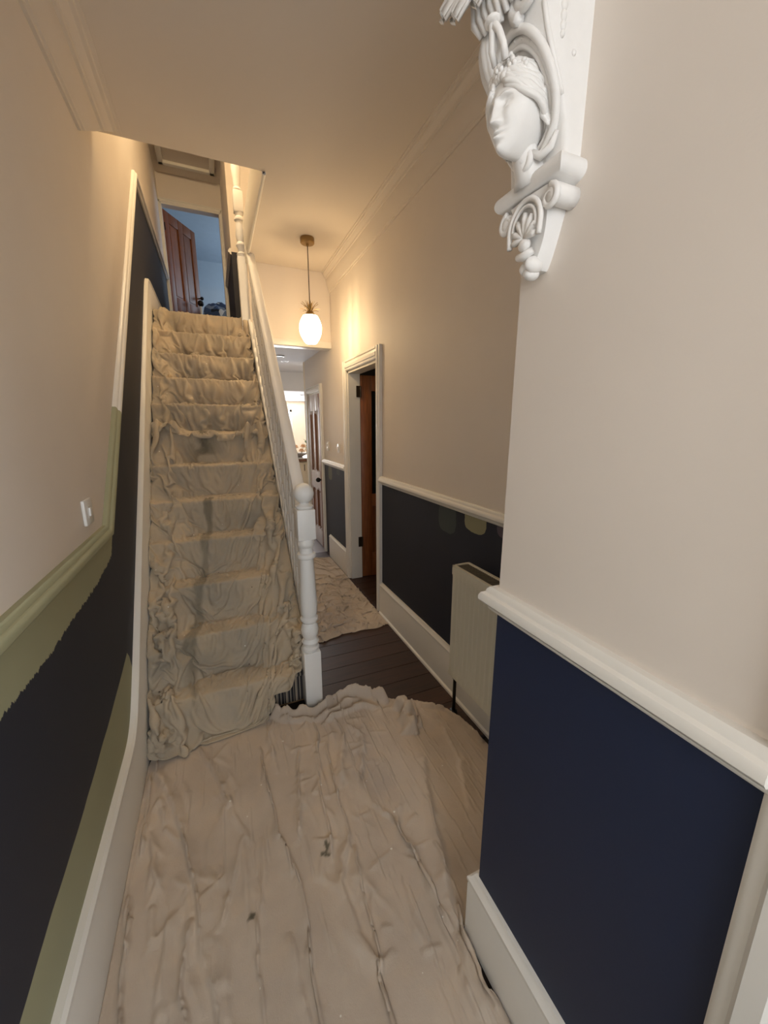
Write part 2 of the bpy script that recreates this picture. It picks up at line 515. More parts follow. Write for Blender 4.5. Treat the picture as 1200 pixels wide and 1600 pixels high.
# room beyond door 1
mb = MB(); mb.box(2.6, 2.7, 1.5, 4.2, -.05, 2.7); mb.box(X2, 2.7, 1.4, 1.5, -.05, 2.7); mb.box(X2, 2.7, 4.1, 4.2, -.05, 2.7)
mb.box(X2, 2.7, 1.4, 4.2, 2.6, 2.7); mb.box(X2, 2.7, 1.4, 4.2, -.08, -.016)
mb.to('wall_side_room', plain('side_room_paint', (70, 72, 78), .7), kind='structure')
# cupboard behind door 2
mb = MB(); mb.box(X2+.3, X2+.35, 4.3, 5.26, 0, 2.2); mb.to('wall_cupboard', M_wall, kind='structure')

# front end of hall (behind the camera) and front room
mb = MB(); mb.box(LX-.1, -.36, -1.52, -1.42, 0, CZ); mb.box(.46, PX+.1, -1.52, -1.42, 0, CZ); mb.box(-.36, .46, -1.52, -1.42, 2.45, CZ); mb.box(-.36, .46, -1.52, -1.42, 0, .7)
mb.to('wall_front', M_wall, kind='structure')
mb = MB(); mb.box(2.1, 2.2, -1.6, .1, 0, CZ); mb.box(PX, 2.2, -1.7, -1.6, 0, CZ); mb.box(PX+.1, 2.2, -1.6, .1, CZ, CZ+.1); mb.box(PX+.1, 2.2, -1.6, .1, -.05, 0)
mb.box(RX, 2.2, .05, .12, 0, CZ)
mb.to('wall_front_room', M_wall, kind='structure')
d4 = struct_empty('door_4', (PX, -.3, 0))
ARC = [(0, 0), (.012, 0), (.016, .006), (.016, .020), (.022, .026), (.022, .050), (.014, .058), (.012, .078), (.020, .082), (.020, .095), (0, .095)]
mb = MB()   # architrave stiles (profile across Y) and head
mb.prism([(a, -b) for a, b in ARC][::-1], (PX, .17, 0), (PX, .17, 2.16), (-1, 0, 0), (0, 1, 0))
mb.prism(ARC, (PX, -.85, 0), (PX, -.85, 2.16), (-1, 0, 0), (0, 1, 0))
mb.box(PX-.02, PX, -.85, .17, 2.065, 2.16)
mb.box(PX, PX+.13, .075, .10, 0, 2.07); mb.box(PX, PX+.13, -.78, -.755, 0, 2.07)
mb.to('architrave', M_white, d4, auto=35)


# ------------------------------------------------------------------ doors
def door_leaf(parent, name, O, ax, W, H, T, mat, cols, rows, panelmat=None, glass=None, prim=None):
    """framed leaf: O bottom hinge corner, ax unit vector along its width; cols / rows = panel openings"""
    ax = Vector(ax).normalized(); nx = Vector((-ax.y, ax.x, 0)); O = Vector(O)

    def bx(mb, u0, u1, t0, t1, z0, z1, c=.003):
        m2 = MB(); m2.box(u0, u1, t0, t1, z0, z1, c)
        mb.add([(O+ax*a+nx*b+Vector((0, 0, q)))[:] for a, b, q in m2.v], m2.f)
    mb = MB(); us = [0]+[v for c in cols for v in c]+[W]; zs = [0]+[v for r in rows for v in r]+[H]
    for k in range(0, len(us), 2): bx(mb, us[k], us[k+1], 0, T, 0, H)
    for k in range(0, len(zs), 2):
        for (a, b) in cols: bx(mb, a, b, .001, T-.001, zs[k], zs[k+1])
    leaf = mb.to(name, mat, parent, auto=40)
    for i, (z0, z1) in enumerate(rows):
        for (a, b) in cols:
            g = glass is not None and i in glass
            m2 = MB(); bx(m2, a-.002, b+.002, T*.38, T*.62, z0-.002, z1+.002, 0)
            if not g: bx(m2, a+.022, b-.022, T*.25, T*.75, z0+.022, z1-.022, .006)
            pn = m2.to('glass_pane' if g else 'panel', M_darkglass if g else (panelmat or mat), leaf)
            if g: pn['label'] = 'dark glass upper pane'
    return leaf, O, ax, nx


tg = NT('obscure_glass'); tg.col(s2l((48, 54, 52)), .15); tg.b.inputs['Transmission Weight'].default_value = .35; tg.b.inputs['IOR'].default_value = 1.3
M_darkglass = tg.m


def architrave(parent, X, a, b, h, side=-1, w=.085, depth=.11):
    sc = w/.095; A = [(u*1.15, v*sc) for u, v in ARC]; mb = MB()
    mb.prism([(u, -v) for u, v in A][::-1], (X, a, 0), (X, a, h+w), (side, 0, 0), (0, 1, 0))
    mb.prism(A, (X, b, 0), (X, b, h+w), (side, 0, 0), (0, 1, 0))
    mb.prism(A, (X, a-.004, h), (X, b+.004, h), (side, 0, 0), (0, 0, 1))
    mb.to('architrave', M_white, parent, auto=35)
    mb = MB(); mb.box(X, X+depth, a, a+.022, 0, h); mb.box(X, X+depth, b-.022, b, 0, h); mb.box(X, X+depth, a, b, h-.022, h)
    mb.to('door_lining', M_white, parent)


d1 = struct_empty('door_1', (RX, 3.1, 0))
architrave(d1, RX, D1a, D1b, D1h)
leaf, O, ax, nx = door_leaf(d1, 'door_leaf', (X2+.004, D1b-.022, .008), (1, -.10, 0), .70, 1.935, .040, M_pine, [(.105, .310), (.39, .595)], [(.24, .72), (.84, 1.80)], glass=[1])
leaf['label'] = 'brown varnished door standing open into the side room'
for z in (.376, 1.80):
    m2 = MB(); m2.box(X2-.036, X2-.002, D1b-.027, D1b-.0225, z-.05, z+.05); m2.tube([(X2+.003, D1b-.028, z-.05), (X2+.003, D1b-.028, z+.05)], .007, 8)
    m2.to('hinge', M_bronze, d1)

d2 = struct_empty('door_2', (RX, 4.8, 0))
architrave(d2, RX, D2a, D2b, D2h, w=.07)
# stripped-pine door with ragged white primer left on its rails
t = NT('half_stripped_pine'); p = t.pos(); sx = t.n('ShaderNodeSeparateXYZ', {0: p})
z = t.math('ADD', sx.outputs[2], t.math('MULTIPLY', t.math('SUBTRACT', t.noise(t.stretch(p, (30, 30, 6)), 1, 3, .7), .5), .16))
m_ = 0.


def band(a, b):
    return t.math('MULTIPLY', t.math('GREATER_THAN', z, a), t.math('LESS_THAN', z, b))


inner = t.math('MULTIPLY', t.math('GREATER_THAN', sx.outputs[1], D2a+.12), t.math('LESS_THAN', sx.outputs[1], D2b-.06))
wm = t.math('MULTIPLY', t.math('MAXIMUM', t.math('MAXIMUM', band(-1, .22), band(.72, .95)), band(1.64, 3)), inner)
strp = t.math('GREATER_THAN', t.math('SINE', t.math('MULTIPLY', t.math('SUBTRACT', sx.outputs[1], 4.595), 2*PI/.19)), .82)
wm = t.math('MAXIMUM', wm, t.math('MULTIPLY', strp, inner))
g = t.noise(t.stretch(p, (25, 25, 2)), 3, 4)
t.col(t.mix(wm, t.mix(g, s2l((104, 60, 32)), s2l((146, 92, 54))), s2l((222, 214, 214))), .5)
leaf, O, ax, nx = door_leaf(d2, 'door_leaf', (RX+.03, D2a+.024, .01), (0, 1, 0), D2b-D2a-.05, D2h-.035, .04, t.m, [(.10, .26), (.34, .50)], [(.22, .70), (.93, 1.66)])
leaf['label'] = 'stripped brown door with ragged white paint left on its rails'
for z_ in (.35, 1.62):
    m2 = MB(); m2.box(RX+.0, RX+.03, D2b-.027, D2b-.0222, z_-.045, z_+.045); m2.tube([(RX+.012, D2b-.030, z_-.045), (RX+.012, D2b-.030, z_+.045)], .006, 8); m2.to('hinge', M_black, d2)
m2 = MB(); kx = RX-.0; ky = D2a+.085; kz = .86
m2.tube([(kx+.028, ky, kz), (kx+.005, ky, kz)], [.026, .024], 14); m2.tube([(kx+.01, ky, kz), (kx-.03, ky, kz)], .011, 10); m2.blob((kx-.045, ky, kz), .029, 10)
m2.to('door_knob', M_black, d2, smooth=True)['label'] = 'black door knob'

# ------------------------------------------------------------------ staircase
st = thing('staircase', 'steep white-painted staircase with turned newel and balusters rising along the left wall', 'staircase', (-.03, 1.9, 0))
M_tread = plain('bare_tread_pine', (120, 92, 62), .6)
for k in range(12):
    zt = RISE*(k+1); yk = Y1+GO*k
    mb = MB(); mb.box(LX+.026, .364, yk+.016, yk+GO+.02 if k < 11 else yk+.1, zt-.034, zt-.010, .008)
    mb.to('tread', M_tread, st, auto=40)
    mb = MB(); mb.box(LX+.026, .364, yk+.034, yk+.050, RISE*k-.010*(k > 0), zt-.034)
    mb.to('riser', M_tread, st)
# outer string
mb = MB(); Ys, Ye = 1.90, 4.02
poly = [(Ys, 0), (Ys, nose(Ys)+.035), (Ye, nose(Ye)+.035), (Ye, nose(Ye)-.30), (Ys+.18, 0)]
mb.prism(poly, (.364, 0, 0), (.396, 0, 0), (0, 1, 0), (0, 0, 1))
mb.to('outer_string', M_whitesatin, st)
mb = MB(); mb.sweep([(-.016, 0), (.016, 0), (.016, .010), (.010, .016), (-.010, .016), (-.016, .010)], [(.381, Ys, nose(Ys)+.035), (.381, Ye, nose(Ye)+.035)], (1, 0, 0))
mb.to('string_capping', M_whitesatin, st)
# panelling that closes the space below the string
mb = MB(); poly = [(2.10, 0), (4.02, nose(4.02)-.32), (4.02, 0)]
mb.prism(poly, (.376, 0, 0), (.392, 0, 0), (0, 1, 0), (0, 0, 1)); mb.box(.376, .420, 4.02, 5.3, 0, 2.3)
mb.to('spandrel_panel', M_white, st)

NX, NY = .372, 1.872


def newel(NX, NY, z0, name, blocks):
    r = st
    b0, b1, t0, t1 = blocks
    o = MB()
    o.box(NX-.045, NX+.045, NY-.045, NY+.045, z0, b1-.02, .004)
    P = [(.040, b1-.02), (.046, b1-.012), (.046, b1), (.038, b1+.008), (.040, b1+.02), (.046, b1+.032), (.040, b1+.044), (.034, b1+.05), (.044, b1+.075), (.0465, b1+.10), (.042, b1+.125), (.034, b1+.14), (.036, b1+.146), (.047, b1+.156), (.047, b1+.168), (.036, b1+.178), (.0425, b1+.20), (.0445, b1+.25), (.040, b1+.36), (.035, t0-.115), (.034, t0-.105), (.046, t0-.098), (.048, t0-.088), (.046, t0-.078), (.034, t0-.072), (.034, t0-.045), (.042, t0-.035), (.044, t0-.02), (.042, t0-.005), (.040, t0+.003)]
    o.lathe(P, NX, NY, 24)
    o.box(NX-.045, NX+.045, NY-.045, NY+.045, t0, t1, .006)
    o.lathe([(.036, t1-.002), (.044, t1+.006), (.044, t1+.014), (.030, t1+.02), (.022, t1+.028), (.024, t1+.036)], NX, NY, 24)
    post = o.to(name, M_whitesatin, r, auto=35)
    MB().blob((NX, NY, t1+.075), .050, 18).to('ball_finial', M_whitesatin, post, smooth=True)
    return post


newel(NX, NY, 0, 'newel_post', (0, .345, .945, 1.100))
# post at the head of the flight, turned, running up past the landing
o = MB(); ux, uy = .352, 4.05
o.box(ux-.04, ux+.04, uy-.04, uy+.04, 2.3, 2.96, .004)
o.lathe([(.036, 2.96), (.042, 2.985), (.028, 3.0), (.03, 3.03), (.042, 3.05), (.042, 3.06), (.03, 3.08), (.040, 3.13), (.032, 3.22), (.028, 3.24), (.042, 3.25), (.042, 3.265), (.030, 3.28), (.034, 3.31)], ux, uy, 20)
o.box(ux-.04, ux+.04, uy-.04, uy+.04, 3.31, 3.47, .005)
o.lathe([(.034, 3.47), (.042, 3.48), (.028, 3.50), (.032, 3.56), (.04, 3.64), (.03, 3.72), (.042, 3.73), (.03, 3.75), (.03, 3.8)], ux, uy, 20)
o.box(ux-.04, ux+.04, uy-.04, uy+.04, 3.8, 3.95, .005)
o.to('newel_post', M_whitesatin, st, auto=35)

HR = [(-.034, -.010), (-.028, -.030), (-.026, -.055), (-.018, -.062), (.018, -.062), (.026, -.055), (.028, -.030), (.034, -.010), (.030, .004), (.018, .013), (0, .016), (-.018, .013), (-.030, .004)]
HT = lambda Y: 1.062+.965*(Y-1.90)
HX = lambda Y: NX+.004+.028*(Y-1.9)/2.0
mb = MB(); mb.sweep([(a, b*1.25) for a, b in HR], [(HX(1.90), 1.90, HT(1.90)), (HX(3.93), 3.93, HT(3.93))], (1, 0, 0))
mb.to('handrail', M_whitesatin, st, auto=35)
# balusters: one mesh, copied along the flight
h = HT(1.9)-.075-(nose(1.9)+.055)
B = MB(); s_ = .016
B.box(-s_, s_, -s_, s_, -.01, .17, .002)
B.lathe([(.013, .17), (.016, .18), (.011, .19), (.0155, .23), (.0165, .30), (.012, h*.62), (.010, h-.21), (.016, h-.20), (.016, h-.19), (.012, h-.175)], 0, 0, 12)
B.box(-s_, s_, -s_, s_, h-.175, h+.02, .002)
b0 = B.to('baluster', M_whitesatin, None, auto=35)
ys = [1.975+.0835*i for i in range(23)]
for i, yb in enumerate(ys):
    b = b0 if i == 0 else b0.copy()
    if i: COL.objects.link(b)
    b.parent = st; b.location = (HX(yb)-.003-st.location.x, yb-st.location.y, nose(yb)+.055); b.scale.z = (HT(yb)-.075-nose(yb)-.055)/h

# striped carpet seen on the lowest riser
t = NT('striped_stair_carpet'); p = t.pos(); sx = t.n('ShaderNodeSeparateXYZ', {0: p})
u = t.math('MULTIPLY', sx.outputs[0], 1/.052)
fr = t.math('FRACT', u)
r1 = t.n('ShaderNodeValToRGB', {0: fr}); cr = r1.color_ramp; cr.interpolation = 'CONSTANT'
stops = [(0, (38, 36, 40)), (.22, (126, 114, 102)), (.30, (40, 37, 40)), (.42, (156, 142, 124)), (.62, (104, 96, 90)), (.70, (38, 36, 40)), (.86, (136, 126, 114))]
while len(cr.elements) < len(stops): cr.elements.new(.5)
for e, (q, c) in zip(cr.elements, stops): e.position = q; e.color = s2l(c)
t.col(r1.outputs[0], .95); t.bump(t.noise(p, 700, 2), .5, .002)
mb = MB(); pr = [(.025, .012), (.025, .175), (.006, .182), (-.012, .192), (-.014, .204), (-.004, .212), (.03, .2135), (.12, .2135), (.12, .206), (.03, .206), (.014, .186), (.018, .17), (.018, .012)]
pr = [(a+.012, b-.012*(b > .1)) for a, b in pr]
mb.prism([(Y1+a, b) for a, b in pr], (-.36, 0, 0), (.345, 0, 0), (0, 1, 0), (0, 0, 1))
tag(mb.to('stair_carpet', t.m), 'dark striped stair carpet showing on the lowest riser beside the newel post', 'carpet')

# ------------------------------------------------------------------ half landing and bedroom beyond
FY = 6.5
MB().box(LX-.1, RX-.001, 4.10, FY+.1, LZ-.05, LZ-.001).to('floor_landing', plain('landing_carpet', (70, 66, 64), .9), kind='structure')
MB().box(-.9, 2.4, FY+.1, 9.7, LZ-.03, LZ-.001).to('floor_bedroom', plain('bedroom_carpet', (80, 78, 80), .9), kind='structure')
DX0, DX1, DZ = -.395, .300, 4.335
mb = MB(); mb.box(LX-.1, DX0, FY, FY+.1, LZ, UC); mb.box(DX1, 1.3, FY, FY+.1, LZ, UC); mb.box(DX0, DX1, FY, FY+.1, DZ, UC)
mb.to('wall_landing_far', M_wall, kind='structure')
t = NT('landing_wall_paint'); p = t.pos(); sx = t.n('ShaderNodeSeparateXYZ', {0: p}); mo = t.noise(p, 5, 3)
t.col(t.mix(t.math('LESS_THAN', sx.outputs[2], 3.44), cc(CREAM, .03), cc(NAVY, .1)), .62)
mb = MB(); mb.box(.345, .45, 5.25, FY, LZ, UC)
mb.to('wall_landing_right', t.m, kind='structure')
mb = MB(); mb.prism(RAIL, (.345, 5.25, 3.475), (.345, FY, 3.475), (-1, 0, 0), (0, 0, 1)); mb.to('trim_9', M_white, kind='structure', auto=40)
mb = MB(); mb.box(.45, 1.3, 5.25, 5.35, LZ, UC); mb.box(RX, RX+.1, .4, 5.25, 3.2, UC); mb.box(LX, RX+.1, .4, .5, 3.2, UC); mb.box(RX, RX+.1, 3.98, 5.25, 2.4, 3.2)
mb.to('wall_upper_hall', M_wall, kind='structure')
MB().box(LX-.1, RX+.2, .4, FY+.1, UC, UC+.1).to('ceiling_landing', M_ceil, kind='structure')
d3 = struct_empty('door_3', (0, FY, LZ))
mb = MB(); A = [(u, v*.7) for u, v in ARC]
mb.prism([(u, -v) for u, v in A][::-1], (DX0, FY, LZ), (DX0, FY, DZ+.065), (0, -1, 0), (1, 0, 0))
mb.prism(A, (DX1, FY, LZ), (DX1, FY, DZ+.065), (0, -1, 0), (1, 0, 0)); mb.prism(A, (LX, FY, DZ), (DX1+.065, FY, DZ), (0, -1, 0), (0, 0, 1))
mb.to('architrave', M_white, d3, auto=35)
a_ = math.radians(58)
leaf, O, ax, nx = door_leaf(d3, 'door_leaf', (DX0+.005, FY+.085, LZ+.01), (math.cos(a_), math.sin(a_), 0), .68, 1.85, .04, M_oak, [(.10, .29), (.39, .58)], [(.22, .62), (.80, 1.72)])
leaf['label'] = 'brown panelled door standing open into the bedroom'
for z_ in (.3, 1.6):
    MB().tube([(DX0+.012, FY+.06, LZ+z_), (DX0+.012, FY+.06, LZ+z_+.09)], .007, 8).to('hinge', M_bronze, d3)
m2 = MB(); q = O+ax*.62-nx*.0
m2.tube([q+Vector((0, 0, .93))-nx*.0, q+Vector((0, 0, .93))-nx*.045], .010, 8); m2.blob(q+Vector((0, 0, .93))-nx*.06, .026, 8); m2.to('door_knob', M_black, d3, smooth=True)
# bedroom shell
M_blue = plain('bedroom_wall_paint', (206, 214, 220), .75)
mb = MB(); mb.box(-.9, -.8, FY+.1, 9.7, LZ, UC+.2); mb.box(2.3, 2.4, FY+.1, 9.7, LZ, UC+.2); mb.box(-.9, 2.4, 9.5, 9.6, LZ, UC+.2)
mb.box(-.9, LX-.1, FY, FY+.1, LZ, UC+.2); mb.box(1.3, 2.4, FY, FY+.1, LZ, UC+.2)
mb.to('wall_bedroom', M_blue, kind='structure')
MB().box(-.9, 2.4, FY+.1, 9.6, 4.76, 4.9).to('ceiling_bedroom', plain('bedroom_ceiling_paint', (206, 214, 222), .8), kind='structure')
MB().box(-.8, -.06, 8.7, 9.5, LZ, 4.76).to('wall_chimney_breast', plain('slate_blue_paint', (70, 84, 104), .7), kind='structure')
# loft hatch in the landing ceiling
lh = thing('loft_hatch', 'white framed loft hatch in the landing ceiling above the bedroom door', 'hatch', (-.05, 5.95, UC))
mb = MB(); hx0, hx1, hy0, hy1 = -.365, .275, 5.75, 6.25
for b in ((hx0, hx1, hy0, hy0+.06), (hx0, hx1, hy1-.06, hy1), (hx0, hx0+.06, hy0, hy1), (hx1-.06, hx1, hy0, hy1)): mb.box(*b, UC-.045, UC, .006)
mb.to('hatch_frame', M_white, lh, auto=40)
MB().box(hx0+.06, hx1-.06, hy0+.06, hy1-.06, UC-.014, UC-.002, .003).to('hatch_panel', M_ceil, lh)
# bed heaped with bedding
bed = thing('bed', 'bed heaped with grey patterned bedding seen through the doorway above the stairs', 'bed', (.5, 7.7, LZ))
mb = MB(); mb.box(-.03, 1.2, 7.15, 8.9, LZ+.42, LZ+.70, .05); mb.to('mattress', plain('mattress_ticking', (90, 98, 112), .9), bed, auto=40)
for x_, y_ in ((0.0, 7.18), (1.17, 7.18), (0.0, 8.87), (1.17, 8.87)):
    MB().box(x_-.03, x_+.03, y_-.03, y_+.03, LZ, LZ+.45, .004).to('leg', M_oak, bed)
t = NT('patterned_bedding'); p = t.pos()
v = t.n('ShaderNodeTexVoronoi', {'Vector': p, 'Scale': 11.}).outputs['Color']
bw = t.n('ShaderNodeRGBToBW', {0: v}).outputs[0]
cr = t.n('ShaderNodeValToRGB', {0: bw}); e = cr.color_ramp; e.interpolation = 'CONSTANT'
for q, c in ((.3, (58, 74, 104)), (.55, (120, 132, 150)), (.72, (200, 206, 212))): el = e.elements.new(q); el.color = s2l(c)
e.elements[0].color = s2l((22, 26, 36))
t.col(cr.outputs[0], .9)
U, V_ = np.meshgrid(np.linspace(-.06, 1.22, 70), np.linspace(7.1, 8.9, 80), indexing='ij')
Hh = LZ+.72+.30*np.exp(-((U-.25)/.33)**2-((V_-7.55)/.35)**2)+.05*fbm(U*6, V_*6, 4)
edge = np.minimum(np.minimum(U+.06, 1.22-U), np.minimum(V_-7.1, 8.9-V_)); Hh = Hh-.28*(1-smooth01(0, .07, edge))
mb = MB(); mb.grid(np.stack([U, V_, Hh], -1)); mb.to('duvet', t.m, bed, smooth=True)
bp = MB(); bp.tube([(-.035, 6.93, LZ), (-.035, 6.93, LZ+.80)], .016, 10); cs = thing('coat_stand', 'thin white pole with a black knob standing beside the open bedroom door', 'pole', (-.035, 6.93, LZ))
bp.to('pole', M_whitesatin, cs, smooth=True); MB().blob((-.035, 6.93, LZ+.83), .045, 10).to('knob', M_black, cs, smooth=True)['label'] = 'black knob'
MB().lathe([(.07, LZ), (.07, LZ+.012), (.02, LZ+.03)], -.035, 6.93, 16).to('base', M_whitesatin, cs, auto=40)


# ------------------------------------------------------------------ pendant lamp
lx, ly, lz = LAMP
pl = thing('pendant_lamp', 'lit pineapple-shaped white glass pendant lamp hanging from the hall ceiling', 'lamp', (lx, ly, CZ))
MB().lathe([(.052, CZ), (.054, CZ-.006), (.054, CZ-.036), (.048, CZ-.042), (.012, CZ-.044), (.010, CZ-.056)], lx, ly, 28).to('ceiling_rose', M_brass, pl, auto=35)
MB().tube([(lx, ly, CZ-.05), (lx, ly, 2.43)], .0035, 8).to('cord', M_bronze, pl, smooth=True)
MB().lathe([(.012, 2.445), (.016, 2.435), (.017, 2.405), (.024, 2.395), (.036, 2.378), (.040, 2.366), (.038, 2.360)], lx, ly, 24).to('lamp_cap', M_brass, pl, auto=35)
lf = None
for ring, (n, tilt, L, z0) in enumerate(((9, .55, .085, 2.392), (7, .95, .070, 2.385), (5, .25, .075, 2.40))):
    for k in range(n):
        a = 2*PI*(k+.37*ring)/n; ca, sa = math.cos(a), math.sin(a); mb = MB(); pts = []; rr = []
        for i in range(7):
            q = i/6; d = .014+L*q*math.sin(tilt*(.55+.75*q)); h_ = L*q*math.cos(tilt*(.55+.75*q))
            wd = .0052*math.sin(PI*min(1, .18+.82*q))+.0005
            c_ = Vector((lx+ca*d, ly+sa*d, z0+h_)); tv = Vector((-sa, ca, 0))
            pts.append([(c_-tv*wd)[:], (c_+Vector((ca*.3, sa*.3, -.6))*.003)[:], (c_+tv*wd)[:], (c_+Vector((0, 0, .002)))[:]])
        mb.grid(np.array(pts), close_v=True); mb.to('crown_leaf', M_brass, pl, smooth=True)
t = NT('ribbed_opal_glass'); p = t.obj(); sx = t.n('ShaderNodeSeparateXYZ', {0: p})
az = t.math('ARCTAN2', t.math('SUBTRACT', sx.outputs[1], ly), t.math('SUBTRACT', sx.outputs[0], lx))
sn = t.math('SINE', t.math('MULTIPLY', az, 13))
thin = t.math('ADD', .22, t.math('MULTIPLY', t.math('POWER', t.math('MAXIMUM', sn, 0.), 3.), .30))
em = t.n('ShaderNodeEmission', {'Color': (1, .74, .43, 1), 'Strength': 11.})
tr = t.n('ShaderNodeBsdfTransparent', {'Color': (1, .97, .92, 1)})
mx = t.n('ShaderNodeMixShader', {0: thin, 1: em, 2: tr}); t.t.links.new(mx.outputs[0], t.out.inputs[0])
pf = [(.036, 2.366)]+[(.016+.073*math.sin(PI*(.14+.74*q))**.80*(1-.04*q)+.002, 2.366-.204*q) for q in np.linspace(.02, .985, 22)]+[(.042, 2.154), (.012, 2.152)]
sh = MB().lathe(pf, lx, ly, 104, rib=lambda q: .022*math.cos(2*PI*13*q)).to('glass_shade', t.m, pl, smooth=True)
sh['label'] = 'glowing ribbed white glass shade'

# ------------------------------------------------------------------ radiator
rad = thing('radiator', 'white ribbed panel radiator under the right dado rail just beyond the pier', 'radiator', (1.06, 1.10, 0))
R0, R1, RZ0, RZ1, RF = .70, 1.50, .235, .838, 1.004
ypr = []; pitch = .0333; yy = R1-.028
prof = [(R1, .012), (R1-.004, .002), (R1-.018, 0.), (R1-.022, 0.)]
while yy > R0+.04:
    prof += [(yy, .0), (yy-.007, .0065), (yy-.020, .0065), (yy-.027, 0.)]; yy -= pitch
prof += [(R0+.02, 0), (R0+.004, .002), (R0, .012)]
zs = [(RZ0, 1.6, 0), (RZ0+.006, .4, 0), (RZ0+.03, 0, 0), (RZ0+.045, 0, 1), (RZ1-.06, 0, 1), (RZ1-.045, 0, 0), (RZ1-.012, 0, 0), (RZ1-.002, .4, 0)]
P = np.array([[(RF+a*k+b*.006, y_, z_) for y_, a in prof] for z_, b, k in zs])
mb = MB(); mb.grid(P); mb.to('front_panel', M_rad, rad, auto=30)
mb = MB(); mb.box(1.088, 1.10, R0, R1, RZ0, RZ1-.004, .004); mb.to('back_panel', M_rad, rad, auto=40)
for yv in (R1-.004, R0): MB().box(RF+.010, 1.100, yv, yv+.004, RZ0+.01, RZ1, .0015).to('side_panel', M_rad, rad)
mb = MB(); mb.box(RF, RF+.016, R0, R1+.001, RZ1-.008, RZ1+.002, .002); mb.box(1.086, 1.102, R0, R1+.001, RZ1-.008, RZ1+.002, .002); mb.box(RF, 1.102, R1-.012, R1+.001, RZ1-.008, RZ1+.002, .002)
mb.to('top_frame', M_rad, rad)
mb = MB()
for i in range(60): mb.box(RF+.016, 1.086, R0+.010+i*.013, R0+.0165+i*.013, RZ1-.006, RZ1-.002)
mb.box(RF+.04, RF+.05, R0, R1, RZ1-.012, RZ1-.005); mb.to('top_grille', M_grille, rad)['label'] = 'grey slotted top grille'
mb = MB(); mb.tube([(1.046, 1.497, 0), (1.046, 1.497, .20), (1.046, 1.49, .262)], .009, 10); mb.tube([(1.046, 1.497, .012), (1.046, 1.497, 0)], .020, 12); mb.tube([(1.046, 1.497, .205), (1.046, 1.497, .25)], .014, 10)
mb.to('valve_pipe', M_black, rad, smooth=True)['label'] = 'black valve pipe running down into the floor'
for y_ in (R0+.12, R1-.12):
    MB().box(1.10, RX-.0, y_-.015, y_+.015, RZ0+.05, RZ1-.08).to('wall_bracket', M_rad, rad)


# ------------------------------------------------------------------ switches
def switch(X, y, z, sgn, label, gangs=1, h=.086, wd=.086):
    r = thing('light_switch', label, 'switch', (X, y, z), None)
    x1 = X+sgn*.010
    MB().box(min(X, x1), max(X, x1), y-wd/2, y+wd/2, z-h/2, z+h/2, .003).to('switch_plate', M_plastic, r, auto=40)
    for i in range(gangs):
        zc = z+(i-(gangs-1)/2)*.038
        x2 = X+sgn*.0165
        MB().box(min(x1, x2), max(x1, x2), y-.012, y+.012, zc-.015, zc+.015, .003).to('rocker', M_plastic, r, auto=40)
        MB().box(min(x1, X+sgn*.0108), max(x1, X+sgn*.0108), y-.017, y+.017, zc-.020, zc+.020).to('rocker_surround', M_plastic, r)
    return r


switch(LX, 1.585, 1.212, 1, 'white light switch on the left wall just above the green dado rail')
switch(RX, 4.20, 1.275, -1, 'white double light switch on the right wall beside the stripped door', 2, .095, .06)
switch(RX, 3.80, 1.272, -1, 'white single light switch on the right wall nearer the open doorway', 1, .086, .06)

# ------------------------------------------------------------------ kitchen glimpse
kc = thing('kitchen_counter', 'cream kitchen counter with brown-edged worktop at the end of the passage', 'counter', (1.7, 7.6, 0))
MB().box(1.02, 2.5, 7.28, 7.98, .885, .905, .004).to('worktop', plain('pale_worktop', (206, 200, 196), .3), kc)
MB().box(1.03, 2.5, 7.29, 7.97, .835, .884, .003).to('worktop_edge', M_ctop, kc)
M_cab = plain('cream_cabinet_paint', (214, 200, 176), .5)
MB().box(1.10, 2.5, 7.36, 7.92, .10, .834, .004).to('cabinet_body', M_cab, kc)
for i in range(3):
    d_ = MB().box(1.12+i*.45, 1.12+i*.45+.43, 7.34, 7.358, .13, .82, .004).to('cabinet_door', M_cab, kc)
    MB().tube([(1.50+i*.45, 7.325, .66), (1.50+i*.45, 7.325, .78)], .006, 8).to('handle', M_bronze, d_)
MB().box(1.13, 2.5, 7.40, 7.9, 0, .10).to('plinth', M_cab, kc)
bw_ = MB().lathe([(.05, .906), (.055, .92), (.10, .94), (.135, .972), (.14, .985), (.132, .985), (.095, .95), (.0, .935)], 1.46, 7.52, 24).to('bowl', plain('grey_stoneware', (150, 142, 134), .4), smooth=True)
tag(bw_, 'low grey bowl of peach flowers on the kitchen counter', 'bowl')
M_peach = plain('peach_petal', (246, 208, 168), .6, var=.12, scale=40); M_leaf = plain('green_leaf', (92, 118, 70), .6, var=.2, scale=30)
fpos = [(1.33, 7.44, 1.02), (1.47, 7.38, 1.02), (1.61, 7.45, 1.02), (1.39, 7.57, 1.08), (1.54, 7.57, 1.09), (1.25, 7.57, 1.03)]
